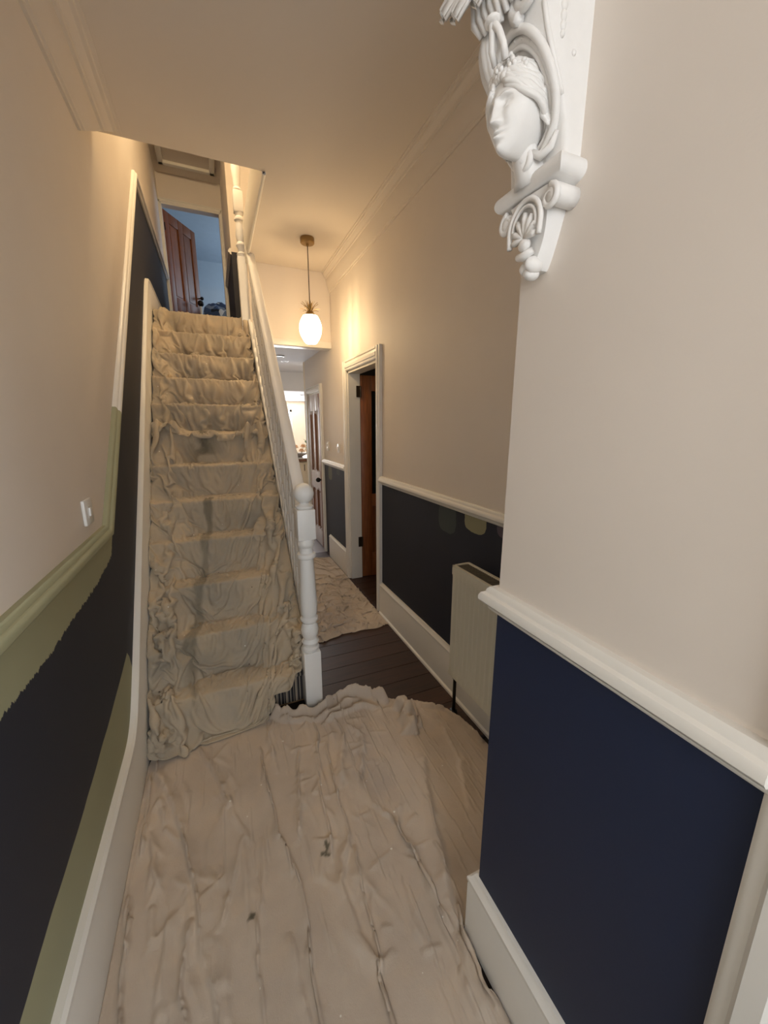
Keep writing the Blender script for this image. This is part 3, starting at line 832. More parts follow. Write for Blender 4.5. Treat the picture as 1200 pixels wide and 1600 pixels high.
for k, (fx, fy_, fz) in enumerate(fpos):
    r = thing('flower', 'peach blossom in the grey bowl on the kitchen counter', 'flower', (fx, fy_, fz), 'peach flowers in the kitchen bowl')
    for ring, (n, rad_, up_) in enumerate(((7, .056, -.006), (6, .042, .014), (5, .024, .03))):
        for i in range(n):
            a = 2*PI*(i+.5*ring)/n; P = []
            for u in np.linspace(0, 1, 5):
                row = []
                for v in np.linspace(-1, 1, 5):
                    rr = .006+rad_*u; wd = .030*math.sin(PI*(.1+.8*u)); z_ = fz+up_+.022*u*u+.006*(1-v*v)*u
                    row.append((fx+math.cos(a)*rr-math.sin(a)*wd*v, fy_+math.sin(a)*rr+math.cos(a)*wd*v, z_))
                P.append(row)
            mb = MB(); mb.grid(np.array(P)); mb.to('petal', M_peach, r, smooth=True)
    MB().blob((fx, fy_, fz+.018), .010, 6).to('flower_centre', M_brass, r, smooth=True)
    MB().tube([(fx, fy_, fz), (fx*.5+.73, fy_*.5+3.76, .96)], .004, 6).to('stem', M_leaf, r, smooth=True)
sp = thing('leaf_sprig', 'green leafy sprig rising behind the peach flowers', 'foliage', (1.58, 7.67, .97))
MB().tube([(1.56, 7.66, .97), (1.64, 7.70, 1.1), (1.67, 7.72, 1.24)], .004, 6).to('stem', M_leaf, sp)
for i in range(12):
    a = i*2.4; q = .25+.75*i/11; c = Vector((1.59+.08*q, 7.67+.05*q, 1.0+.22*q)); d_ = Vector((math.cos(a), math.sin(a)*.6, .5)).normalized(); sd = d_.cross(Vector((0, 0, 1))).normalized()
    P = [[(c+d_*(.09*u)+sd*(.016*math.sin(PI*min(.98, u*.9+.08))*v)+Vector((0, 0, .006*(1-v*v)))) [:] for v in (-1, 0, 1)] for u in np.linspace(0, 1, 6)]
    mb = MB(); mb.grid(np.array(P)); mb.to('leaf', M_leaf, sp, smooth=True)
for (x_, y_, z_, lab) in ((.775, 4.94, 2.30, 'recessed ceiling downlight in the low passage, nearest the beam'), (.955, 5.67, 2.36, 'recessed ceiling downlight at the kitchen end of the passage'), (1.56, 7.57, 2.06, 'small bright downlight in the far kitchen ceiling')):
    r = thing('downlight', lab, 'light', (x_, y_, z_))
    MB().lathe([(.036, z_), (.052, z_-.002), (.055, z_-.008), (.050, z_-.010), (.038, z_-.006), (.036, z_)], x_, y_, 24).to('bezel', plain('brushed_steel', (150, 148, 146), .35, .7), r, smooth=True)
    te = NT('downlight_lens'); te.col((.9, .9, .9, 1), .3)
    if z_ < 2.1: te.b.inputs['Emission Color'].default_value = (1, .98, .95, 1); te.b.inputs['Emission Strength'].default_value = 6
    MB().lathe([(.001, z_-.004), (.037, z_-.004), (.037, z_-.001)], x_, y_, 20).to('lens', te.m, r)

# ------------------------------------------------------------------ plaster corbel
CB = thing('corbel', 'white plaster corbel with a carved woman\'s head in an oval frame on the pier', 'corbel', (PX, .62, 1.77))
YC = .620
cb = lambda a, d, z: (PX-d, YC+a, z)
ZL = [1.905, 1.93, 1.97, 2.0, 2.036, 2.075, 2.11, 2.16, 2.22, 2.3, 2.42]
DL = [.036, .036, .040, .052, .072, .092, .104, .112, .120, .132, .150]
dpt = lambda z: float(np.interp(z, ZL, DL))
W = .064
P = []
for z_ in np.linspace(1.905, 2.42, 40):
    d = dpt(z_); r_ = .008
    row = [(-W, 0), (-W, d*.5), (-W, d-r_), (-W+r_*.3, d-r_*.3), (-W+r_, d), (-W*.4, d+.001), (W*.4, d+.001), (W-r_, d), (W-r_*.3, d-r_*.3), (W, d-r_), (W, d*.5), (W, 0)]
    P.append([cb(a, b, z_) for a, b in row])
mb = MB(); mb.grid(np.array(P)); mb.f.append(tuple(range(12)))
mb.to('bracket_body', M_plaster, CB, auto=50)
mb = MB(); mb.box(PX-.20, PX, YC-.085, YC+.085, 2.42, 2.46, .008); mb.box(PX-.215, PX, YC-.095, YC+.095, 2.46, 2.50, .006); mb.to('abacus', M_plaster, CB, auto=40)
# ledge moulding under the head
LED = [(0, -.036), (.030, -.036), (.034, -.030), (.034, -.022), (.042, -.020)]+[(.044+.013*math.cos(a), -.004+.015*math.sin(a)) for a in np.linspace(-1.3, 1.5, 9)]+[(.034, .012), (0, .012)]
pa = [(-.074, 0), (.074, 0)]
mb = MB(); zl = 1.912
n = len(LED); rows = []
for (e_, cap) in ((-1, 0), (1, 0)):
    rows.append([cb(e_*(.022+u*1.02), 0, zl+v) for u, v in LED]); rows.append([cb(e_*(.022+u*1.02), u, zl+v) for u, v in LED])
rows = [rows[0], rows[1], rows[3], rows[2]]
mb.grid(np.array(rows), close_v=True); mb.to('ledge_moulding', M_plaster, CB, auto=35)
# oval frame: plain roll with an inner bead
OZ, ORa, ORz = 2.018, .060, .076


def oval(sa, sz, r, lift, name, par, n=64, n2=10):
    mb = MB(); pts = []
    for k in range(n):
        a = 2*PI*k/n; z_ = OZ+ORz*sz*math.sin(a)
        pts.append(cb(ORa*sa*math.cos(a), dpt(z_)+lift, z_))
    pts = np.array(pts); P = []
    for k in range(n):
        t_ = Vector(pts[(k+1) % n]-pts[k-1]).normalized(); o_ = Vector((-1, 0, -.25)).normalized(); b_ = t_.cross(o_).normalized(); o2 = b_.cross(t_)
        P.append([(Vector(pts[k])+o2*math.cos(2*PI*j/n2)*r+b_*math.sin(2*PI*j/n2)*r)[:] for j in range(n2)])
    mb.grid(np.array(P), close_u=True, close_v=True); return mb.to(name, M_plaster, par, smooth=True)


of = oval(1.04, 1.05, .0062, .007, 'oval_frame', CB)
oval(.80, .83, .0040, .003, 'inner_bead', of); oval(.92, .94, .0075, -.002, 'frame_hollow', of)
M_pit = plain('shadowed_pit_plaster', (196, 192, 186), .8)
for k in range(22):
    a = 2*PI*k/22; z_ = OZ+ORz*.93*math.sin(a)
    MB().blob(cb(ORa*.915*math.cos(a), dpt(z_)+.0050, z_), .0020, 6).to('stud', M_plaster, of, smooth=True)

# the head: a dense ellipsoid shaped into a face
HC = Vector(cb(0, .080, 1.999)); hf = Vector((-1, -.10, -.16)).normalized(); hs = Vector((0, 0, 1)).cross(hf).normalized(); hu = hf.cross(hs)
nu, nv = 150, 150
th = np.linspace(0, PI, nu)[:, None]; ph = np.linspace(0, 2*PI, nv, endpoint=False)[None, :]
Zz = -np.cos(th)+0*ph; Sx = np.sin(th)*np.sin(ph); Fy = np.sin(th)*np.cos(ph)
ga = lambda x, c, s: np.exp(-((x-c)/s)**2)
jaw = np.where(Zz < .1, 1-.36*np.clip((.1-Zz)/1.1, 0, 1)**1.6, 1)
S_ = Sx*jaw*.041
F_ = np.sign(Fy)*np.abs(Fy)**.72*.046
front = smooth01(.0, .35, Fy)
# flatten the lower face forward
F_ = F_+front*.012*smooth01(-.1, -.75, Zz)*np.exp(-(S_/.022)**2)
U_ = Zz*.060
sN, zN = S_/.041, Zz
nose_amp = np.where(zN > -.26, np.interp(zN, [-.26, .30, .42], [.0165, .0040, .0]), np.interp(zN, [-.36, -.26], [0, .0165]))
F_ = F_+front*nose_amp*np.exp(-(sN/np.interp(zN, [-.26, .3], [.17, .12]))**2)
F_ = F_+front*.005*(ga(sN, .17, .08)+ga(sN, -.17, .08))*ga(zN, -.25, .07)
for sg in (-1, 1):
    F_ = F_-front*.0115*ga(sN, sg*.37, .20)*ga(zN, .11, .10)
    F_ = F_+front*.0082*ga(sN, sg*.39, .12)*ga(zN, .085, .058)
    F_ = F_+front*.0040*ga(sN, sg*.39, .17)*ga(zN, .155-.10*(sN-sg*.39)**2*4, .022)
    F_ = F_+front*.0018*ga(sN, sg*.39, .15)*ga(zN, .03, .02)
    F_ = F_+front*.0056*ga(sN, sg*.38, .26)*ga(zN, .275-.3*(sN-sg*.30)**2, .055)
    F_ = F_+front*.004*ga(sN, sg*.50, .22)*ga(zN, -.18, .2)
F_ = F_+front*.0058*ga(sN, 0, .22)*ga(zN, -.445, .045)+front*.0066*ga(sN, 0, .19)*ga(zN, -.575, .055)-front*.0045*ga(sN, 0, .26)*ga(zN, -.508, .022)-front*.003*ga(sN, 0, .2)*ga(zN, -.67, .05)
F_ = F_-front*.0016*ga(sN, 0, .05)*ga(zN, -.37, .05)
F_ = F_+front*.0070*ga(sN, 0, .26)*ga(zN, -.84, .14)
HP = np.array(HC)[None, None]+S_[..., None]*np.array(hs)+F_[..., None]*np.array(hf)+U_[..., None]*np.array(hu)
mb = MB(); mb.grid(HP, close_v=True)
hl = lambda s, f, u: (HC+hs*s+hf*f+hu*u)
# neck and shoulders join the head
pts = [hl(0, -.010, -.030), hl(0, -.014, -.050), hl(0, -.022, -.070), hl(0, -.030, -.084)]
mb.tube(pts, [.021, .021, .023, .032], 20)
hd = mb.to('carved_head', M_plaster, CB, smooth=True)
# hair: wavy locks swept back from a centre parting, curls over the brow, knot at the nape
for sg in (-1, 1):
    for k in range(19):
        q = k/18; pts = []; rs = []
        for i in range(15):
            u = i/14
            lat = math.radians(72-44*q+(-30-26*q)*u); lon = math.radians(8+10*q+(112+8*q)*u)
            r_ = 1.11+.035*math.sin(u*8+k*2.3)+.02*(k % 2)
            pts.append(hl(sg*.041*r_*math.cos(lat)*math.sin(lon), .046*r_*math.cos(lat)*math.cos(lon)*.96, .060*r_*math.sin(lat)+.0015*math.sin(u*16+k)))
            rs.append(.0040*(.5+.5*math.sin(PI*min(1, .12+u)))+.0010)
        MB().tube(pts, rs, 8).to('hair_lock', M_plaster, hd, smooth=True)
    for k in range(9):          # locks falling behind the ear
        pts = [hl(sg*(.043+.004*math.sin(i*1.3+k)), -.004-.0042*k-.002*i, .018-.0085*i-.0028*k) for i in range(7)]
        MB().tube(pts, [.003, .0045, .0052, .0052, .0046, .0036, .002], 8).to('hair_lock', M_plaster, hd, smooth=True)
mb = MB()
for k in range(60):             # curled fringe
    lon = math.radians(-78+156*((k*0.618) % 1)); lat = math.radians(36+22*((k*.377) % 1)); r_ = 1.10
    c_ = hl(.041*r_*math.cos(lat)*math.sin(lon), .046*r_*math.cos(lat)*math.cos(lon), .060*r_*math.sin(lat))
    mb.blob(c_, .0052+.0022*((k*.73) % 1), 7)
mb.to('curled_fringe', M_plaster, hd, smooth=True)
# wreath of blossoms and ribbon above the brow
for k, (a, u, f) in enumerate(((0, .052, .034), (.019, .050, .026), (-.019, .050, .026), (.010, .062, .020), (-.010, .062, .020), (.030, .044, .014), (-.030, .044, .014))):
    mb = MB(); c_ = hl(a, f+.006, u)
    for i in range(6):
        w_ = 2*PI*i/6; mb.blob(c_+hs*(.0062*math.cos(w_))+hu*(.0062*math.sin(w_)), (.0042, .0042, .0042), 6)
    mb.blob(c_+hf*.003, .0034, 6); mb.to('wreath_blossom', M_plaster, hd, smooth=True)
mb = MB()                       # ribbon loop climbing from the wreath to the frame
mb.tube([hl(.016, .040, .058), hl(.018, .046, .075), hl(.014, .050, .092), hl(.004, .052, .104)], [.006, .005, .005, .008], 8)
mb.tube([hl(-.006, .040, .062), hl(-.004, .048, .078), hl(.002, .052, .092), hl(.006, .053, .104)], [.005, .0055, .005, .007], 8)
mb.blob(hl(.005, .053, .106), (.012, .014, .006), 8)
mb.to('ribbon', M_plaster, hd, smooth=True)


def spiral(c, ra, rb, turns, ax, bx, r0, r1, start=0., n=40):
    pts = []; rs = []
    for i in range(n+1):
        u = i/n; a = start+turns*2*PI*u; rr = ra*(1-u)+rb*u
        pts.append(Vector(c)+Vector(ax)*rr*math.cos(a)+Vector(bx)*rr*math.sin(a)); rs.append(r0*(1-u)+r1*u)
    return pts, rs


AY, AZ, AX = (0, 1, 0), (0, 0, 1), (-1, 0, 0)
# scroll and drapery closing the foot of the oval
mb = MB(); q = spiral(cb(-.004, .062, 1.937), .013, .004, 1.6, AY, AZ, .006, .004, start=2.2); mb.tube(*q, 8); mb.blob(cb(-.004, .067, 1.937), (.006, .006, .006), 8)
mb.tube([cb(-.016, .058, 1.945), cb(-.030, .052, 1.935), cb(-.046, .047, 1.942), cb(-.056, .046, 1.958)], [.006, .007, .006, .003], 8)
mb.tube([cb(.010, .058, 1.945), cb(.020, .056, 1.930), cb(.016, .058, 1.922)], [.006, .007, .004], 8)
mb.tube([cb(.004, .060, 1.930), cb(.004, .060, 1.918), cb(0, .056, 1.905)], [.005, .006, .003], 8)
mb.to('foot_scroll', M_plaster, CB, smooth=True)
# fluted acanthus hanging over the top of the oval, leaf tips thrown outward
for k in range(9):
    a = -.052+.013*k; z0 = 2.112+.012*abs(k-4)*.3
    pts = [cb(a*1.15, dpt(2.30)+.004, 2.30), cb(a*1.1, dpt(2.24)+.012, 2.24), cb(a*1.05, dpt(2.18)+.022, 2.18), cb(a, dpt(2.14)+.026, 2.14), cb(a*.95, dpt(z0)+.018, z0)]
    MB().tube(pts, [.007, .0078, .0078, .0078, .004], 8).to('acanthus_flute', M_plaster, CB, smooth=True)


def leaf3(base, tip, wid, curl, lobes, name='acanthus_leaf'):
    base, tip = Vector(base), Vector(tip); d = tip-base; sd = Vector((0, 1, .15)).normalized(); up_ = sd.cross(d).normalized()
    if up_.x > 0: up_ = -up_
    P = []
    for u in np.linspace(0, 1, 22):
        wv = wid*math.sin(PI*min(.97, .15+.82*u))*(1+.28*abs(math.sin(lobes*PI*u)))
        c_ = base+d*u+up_*(curl*math.sin(PI*u*.9))
        top = []; bot = []
        for v in np.linspace(-1, 1, 13):
            h_ = .22*wid*(1-v*v)+.09*wid*math.cos(v*PI*4.)
            top.append((c_+sd*(wv*v)+up_*h_)[:]); bot.append((c_+sd*(wv*v*.96)+up_*(h_-.004))[:])
        P.append(top+bot[::-1])
    mb = MB(); mb.grid(np.array(P), close_v=True); base_ = len(mb.v)
    mb.f.append(tuple(range(26))); mb.f.append(tuple(range(base_-26, base_)))
    return mb.to(name, M_plaster, CB, smooth=True)


leaf3(cb(.050, .112, 2.205), cb(.070, .182, 2.142), .050, .012, 4); leaf3(cb(.034, .112, 2.195), cb(.042, .176, 2.122), .048, .012, 4)
leaf3(cb(.004, .115, 2.190), cb(.012, .158, 2.125), .036, .012, 4)
leaf3(cb(-.032, .125, 2.27), cb(-.040, .190, 2.185), .024, .020, 4)
# fluted shell hood on the far side of the oval
P = []
for z_ in np.linspace(2.150, 2.030, 26):
    q = (2.150-z_)/.120; bulge = math.sin(PI*min(1, q*.92+.06))**.7; row = []
    for v in np.linspace(0, 1, 33):
        an = PI*v; rr = bulge*(1+.09*math.cos(v*2*PI*11))
        row.append(cb(.050+.021*rr*math.sin(2*an), dpt(z_)-.004+.024*rr*math.cos(2*an), z_))
    P.append(row)
mb = MB(); mb.grid(np.array(P)[:, :-1], close_v=True); mb.to('shell_hood', M_plaster, CB, smooth=True)
# volute at the near shoulder with a bell drop on the side
mb = MB(); q = spiral(cb(-.040, .112, 2.125), .030, .006, 2.1, AY, AZ, .0085, .005, start=-1.2, n=60); mb.tube(*q, 8); mb.blob(cb(-.040, .118, 2.125), .009, 8); mb.to('shoulder_volute', M_plaster, CB, smooth=True)
mb = MB(); mb.tube([cb(-.062, dpt(z_)-.004, z_) for z_ in np.linspace(2.10, 2.0, 12)], [.004]*11+[.003], 8); mb.to('edge_roll', M_plaster, CB, smooth=True)
mb = MB()
for z_, r_ in ((2.105, .006), (2.092, .0055), (2.080, .005), (2.070, .0038)): mb.blob(cb(-.0645, .060, z_), (r_, .004, r_*1.3), 8)
mb.blob(cb(-.0645, .034, 2.055), (.004, .003, .004), 6); mb.to('bell_drop', M_plaster, CB, smooth=True)
# lower console: tapering block, side scrolls, palmette and foot
P = []
for z_ in np.linspace(1.890, 1.776, 24):
    q = (1.890-z_)/.114; wv = .056*(1-q)**.75*.72+.011; d = .046-.012*q-.010*math.sin(PI*q)
    P.append([cb(a, b, z_) for a, b in ((-wv, 0), (-wv, d*.6), (-wv*.85, d), (0, d+.004), (wv*.85, d), (wv, d*.6), (wv, 0))])
mb = MB(); mb.grid(np.array(P)); mb.f.append(tuple(range(len(mb.v)-7, len(mb.v)))); mb.to('console_block', M_plaster, CB, auto=50)
for sg in (-1, 1):
    mb = MB()
    mb.tube([cb(sg*.056, d_, 1.872) for d_ in (.0, .02, .040, .050)], [.016, .016, .016, .012], 14)
    q = spiral(cb(sg*.052, .046, 1.868), .017, .004, 1.4, (0, sg, 0), (0, 0, -1), .006, .004, start=-1.57); mb.tube(*q, 8)
    mb.to('side_scroll', M_plaster, CB, smooth=True)
mb = MB(); pts = []; n_ = 36
for i in range(n_+1):
    a = -.35+(PI+.7)*i/n_
    pts.append(cb(.038*math.cos(a), .050, 1.845+.040*math.sin(a)*(1.0 if math.sin(a) > 0 else 1.8)))
mb.tube(pts, .0048, 8); mb.tube([Vector(cb(.028*math.cos(-.3+(PI+.6)*i/n_), .051, 1.845+.030*math.sin(-.3+(PI+.6)*i/n_))) for i in range(n_+1)], .003, 8)
mb.to('palmette_border', M_plaster, CB, smooth=True)
for k in range(7):
    a = math.radians(90+(k-3)*30); L_ = .036-.003*abs(k-3)
    mb = MB(); c0 = Vector(cb(0, .050, 1.826)); dv = Vector((0, math.cos(a), math.sin(a)))
    mb.tube([c0, c0+dv*L_*.4, c0+dv*L_*.8, c0+dv*L_*1.1], [.0026, .0042, .0062, .004], 8); mb.to('palmette_petal', M_plaster, CB, smooth=True)
mb = MB(); mb.blob(cb(0, .047, 1.816), (.009, .013, .011), 10)
mb.tube([cb(-.018, .044, 1.802), cb(0, .048, 1.797), cb(.018, .044, 1.802)], [.006, .008, .006], 10); mb.to('palmette_knot', M_plaster, CB, smooth=True)
mb = MB(); mb.blob(cb(-.009, .030, 1.784), (.020, .011, .014), 10); mb.blob(cb(.010, .028, 1.782), (.016, .010, .012), 10); mb.blob(cb(0, .026, 1.772), (.016, .012, .011), 10); mb.to('foot_drop', M_plaster, CB, smooth=True)


# ------------------------------------------------------------------ dust sheets
def cloth_mat(name, base, dirt, warm):
    t = NT(name); p = t.pos()
    n1 = t.noise(p, 3.2, 4, .6); n2 = t.noise(p, 9, 3)
    c = t.mix(t.ramp(n1, .35, .70), s2l(base), s2l(dirt)); c = t.mix(t.math('MULTIPLY', t.ramp(n2, .5, .75), .5), c, s2l(warm))
    c = t.mix(t.math('MULTIPLY', t.attr('stain_shade'), .85, clamp=True), c, s2l((70, 68, 52)))
    vo = t.n('ShaderNodeTexVoronoi', {'Vector': p, 'Scale': 17., 'Randomness': 1.})
    rnd = t.n('ShaderNodeSeparateColor', {0: vo.outputs['Color']})
    spk = t.math('MULTIPLY', t.math('LESS_THAN', vo.outputs['Distance'], t.math('MULTIPLY', rnd.outputs[1], .085)), t.math('GREATER_THAN', rnd.outputs[0], .72))
    c = t.mix(spk, c, s2l((226, 222, 212)))
    spd = t.math('MULTIPLY', t.math('LESS_THAN', vo.outputs['Distance'], t.math('MULTIPLY', rnd.outputs[2], .075)), t.math('LESS_THAN', rnd.outputs[0], .10))
    c = t.mix(spd, c, s2l((58, 44, 38)))
    t.col(c, .92); t.b.inputs['Sheen Weight'].default_value = .15
    wv = t.math('ADD', t.noise(t.stretch(p, (1, .15, .15)), 900, 2), t.noise(t.stretch(p, (.15, 1, 1)), 900, 2))
    fine = t.math('ADD', t.math('MULTIPLY', t.noise(p, 75, 4, .6), .9), t.math('MULTIPLY', wv, .25))
    t.bump(fine, .38, .004)
    return t.m


def settle(P, gx, gy, collide, steps=70, iters=6, bend=.25, g=.0007, pin=None, damp=.90, shear=.6):
    """let a sheet that is larger than the surface it lies on buckle and settle (position-based dynamics)"""
    P = P.astype(np.float32).copy(); V = np.zeros_like(P)
    ln = lambda a: np.sqrt((a*a).sum(-1))
    rx = ln(P[1:]-P[:-1])*((gx[1:]+gx[:-1])*.5).astype(np.float32); ry = ln(P[:, 1:]-P[:, :-1])*((gy[:, 1:]+gy[:, :-1])*.5).astype(np.float32)
    d1 = np.sqrt(((rx[:, 1:]+rx[:, :-1])*.5)**2+((ry[1:]+ry[:-1])*.5)**2)
    bx_ = rx[1:]+rx[:-1]; by_ = ry[:, 1:]+ry[:, :-1]
    n, m = P.shape[:2]

    def solve(A, B, rest, k):
        d = B-A; l = np.sqrt((d*d).sum(-1))+1e-9; c = (d*((l-rest)/l*(.5*k))[..., None]); A += c; B -= c
    for st in range(steps):
        old = P.copy(); P += V*damp; P[..., 2] -= g
        for it in range(iters):
            for a in (0, 1):
                e = ((n-1-a+1)//2); A = P[a:a+2*e:2][:e]; B = P[a+1:a+1+2*e:2][:e]; e = len(B); solve(A[:e], B, rx[a::2][:e], 1.)
                B = P[:, a+1::2]; e = B.shape[1]; solve(P[:, a::2][:, :e], B, ry[:, a::2][:, :e], 1.)
                B = P[a+1::2]; e = len(B); A = P[a::2][:e]; q = d1[a::2][:e]; e = len(q); A = A[:e]; B = B[:e]
                solve(A[:, :-1], B[:, 1:], q, shear); solve(A[:, 1:], B[:, :-1], q, shear)
            if it == 0:
                for o in (0, 1, 2, 3):      # bending springs over two cells
                    B = P[o+2::4]; e = len(B); solve(P[o::4][:e], B, bx_[o::4][:e], bend)
                    B = P[:, o+2::4]; e = B.shape[1]; solve(P[:, o::4][:, :e], B, by_[:, o::4][:, :e], bend)
            if pin is not None: P = np.where(pin[..., None] > 0, old, P)
            if it % 2 == 1 or it == iters-1: hit = collide(P)
        V = P-old; V = np.clip(V, -.006, .006); V[hit] *= .25
    return P.astype(float)


def add_cloth(name, P, mat, label, stain_shade=None, thick=.0025, keep=None):
    n, m = P.shape[:2]; idx = np.arange(n*m).reshape(n, m)
    F = np.stack([idx[:-1, :-1], idx[1:, :-1], idx[1:, 1:], idx[:-1, 1:]], -1).reshape(-1, 4)
    V = P.reshape(-1, 3); stain_shade = np.zeros(n*m) if stain_shade is None else np.asarray(stain_shade).ravel()
    if keep is not None:
        F = F[keep.ravel()[F].any(1)]; used = np.unique(F); mp = np.zeros(n*m, int); mp[used] = np.arange(len(used)); F = mp[F]; V = V[used]; stain_shade = stain_shade[used]
    me = bpy.data.meshes.new(name)
    me.vertices.add(len(V)); me.vertices.foreach_set('co', V.astype(np.float32).ravel())
    me.loops.add(F.size); me.loops.foreach_set('vertex_index', F.ravel().astype(np.int32))
    me.polygons.add(len(F)); me.polygons.foreach_set('loop_start', np.arange(0, F.size, 4, dtype=np.int32))
    me.update(calc_edges=True); me.polygons.foreach_set('use_smooth', [True]*len(F))
    at = me.attributes.new('stain_shade', 'FLOAT', 'POINT'); at.data.foreach_set('value', stain_shade.astype(np.float32))
    me.materials.append(mat); o = bpy.data.objects.new(name, me); COL.objects.link(o)
    so = o.modifiers.new('thickness', 'SOLIDIFY'); so.thickness = thick; so.offset = 0
    return tag(o, label, 'dust sheet')


M_sheetA = cloth_mat('calico_stairs', (192, 175, 150), (166, 156, 140), (202, 180, 146))
M_sheetB = cloth_mat('calico_floor', (202, 187, 170), (184, 169, 153), (206, 185, 160))

# --- profile of the flight
pts = [(1.60, .006), (Y1-.015, .006)]
for k in range(12):
    pts += [(Y1+GO*k-.006, RISE*(k+1)+.004), (Y1+GO*(k+1)+.012, RISE*(k+1)+.004)]
pts[-1] = (4.75, LZ+.004)
pts = np.array(pts); seg = np.hypot(*np.diff(pts, axis=0).T); cum = np.concatenate([[0], np.cumsum(seg)])
DS = .004; ss = np.arange(0, cum[-1], DS)
base = np.stack([np.interp(ss, cum, pts[:, 0]), np.interp(ss, cum, pts[:, 1])], 1)


def gsmooth(a, sig):
    n = int(sig*4); k = np.exp(-.5*(np.arange(-n, n+1)/sig)**2); k /= k.sum()
    pad = np.concatenate([a[:1]+(np.arange(-n, 0)[:, None])*(a[1]-a[0]), a, a[-1:]+(np.arange(1, n+1)[:, None])*(a[-1]-a[-2])])
    return np.stack([np.convolve(pad[:, i], k, 'valid') for i in range(2)], 1)


def with_n(c):
    t_ = np.gradient(c, axis=0); t_ /= np.linalg.norm(t_, axis=1)[:, None]+1e-9
    return c, np.stack([-t_[:, 1], t_[:, 0]], 1)


C1, N1 = with_n(gsmooth(base, 5)); C2, N2 = with_n(gsmooth(base, 34))
lift2 = .062*smooth01(.25, .55, ss)
C2L = C2+N2*lift2[:, None]; C1m = np.maximum.accumulate(C1[:, 1]+np.arange(len(ss))*1e-7); C2m = np.maximum.accumulate(C2L[:, 1]+np.arange(len(ss))*1e-7)
snose = [cum[2+2*k] for k in range(12)]
riserness = np.abs(N1[:, 0])
stepid = np.searchsorted(np.array([cum[1+2*k]-.05 for k in range(12)]), ss)


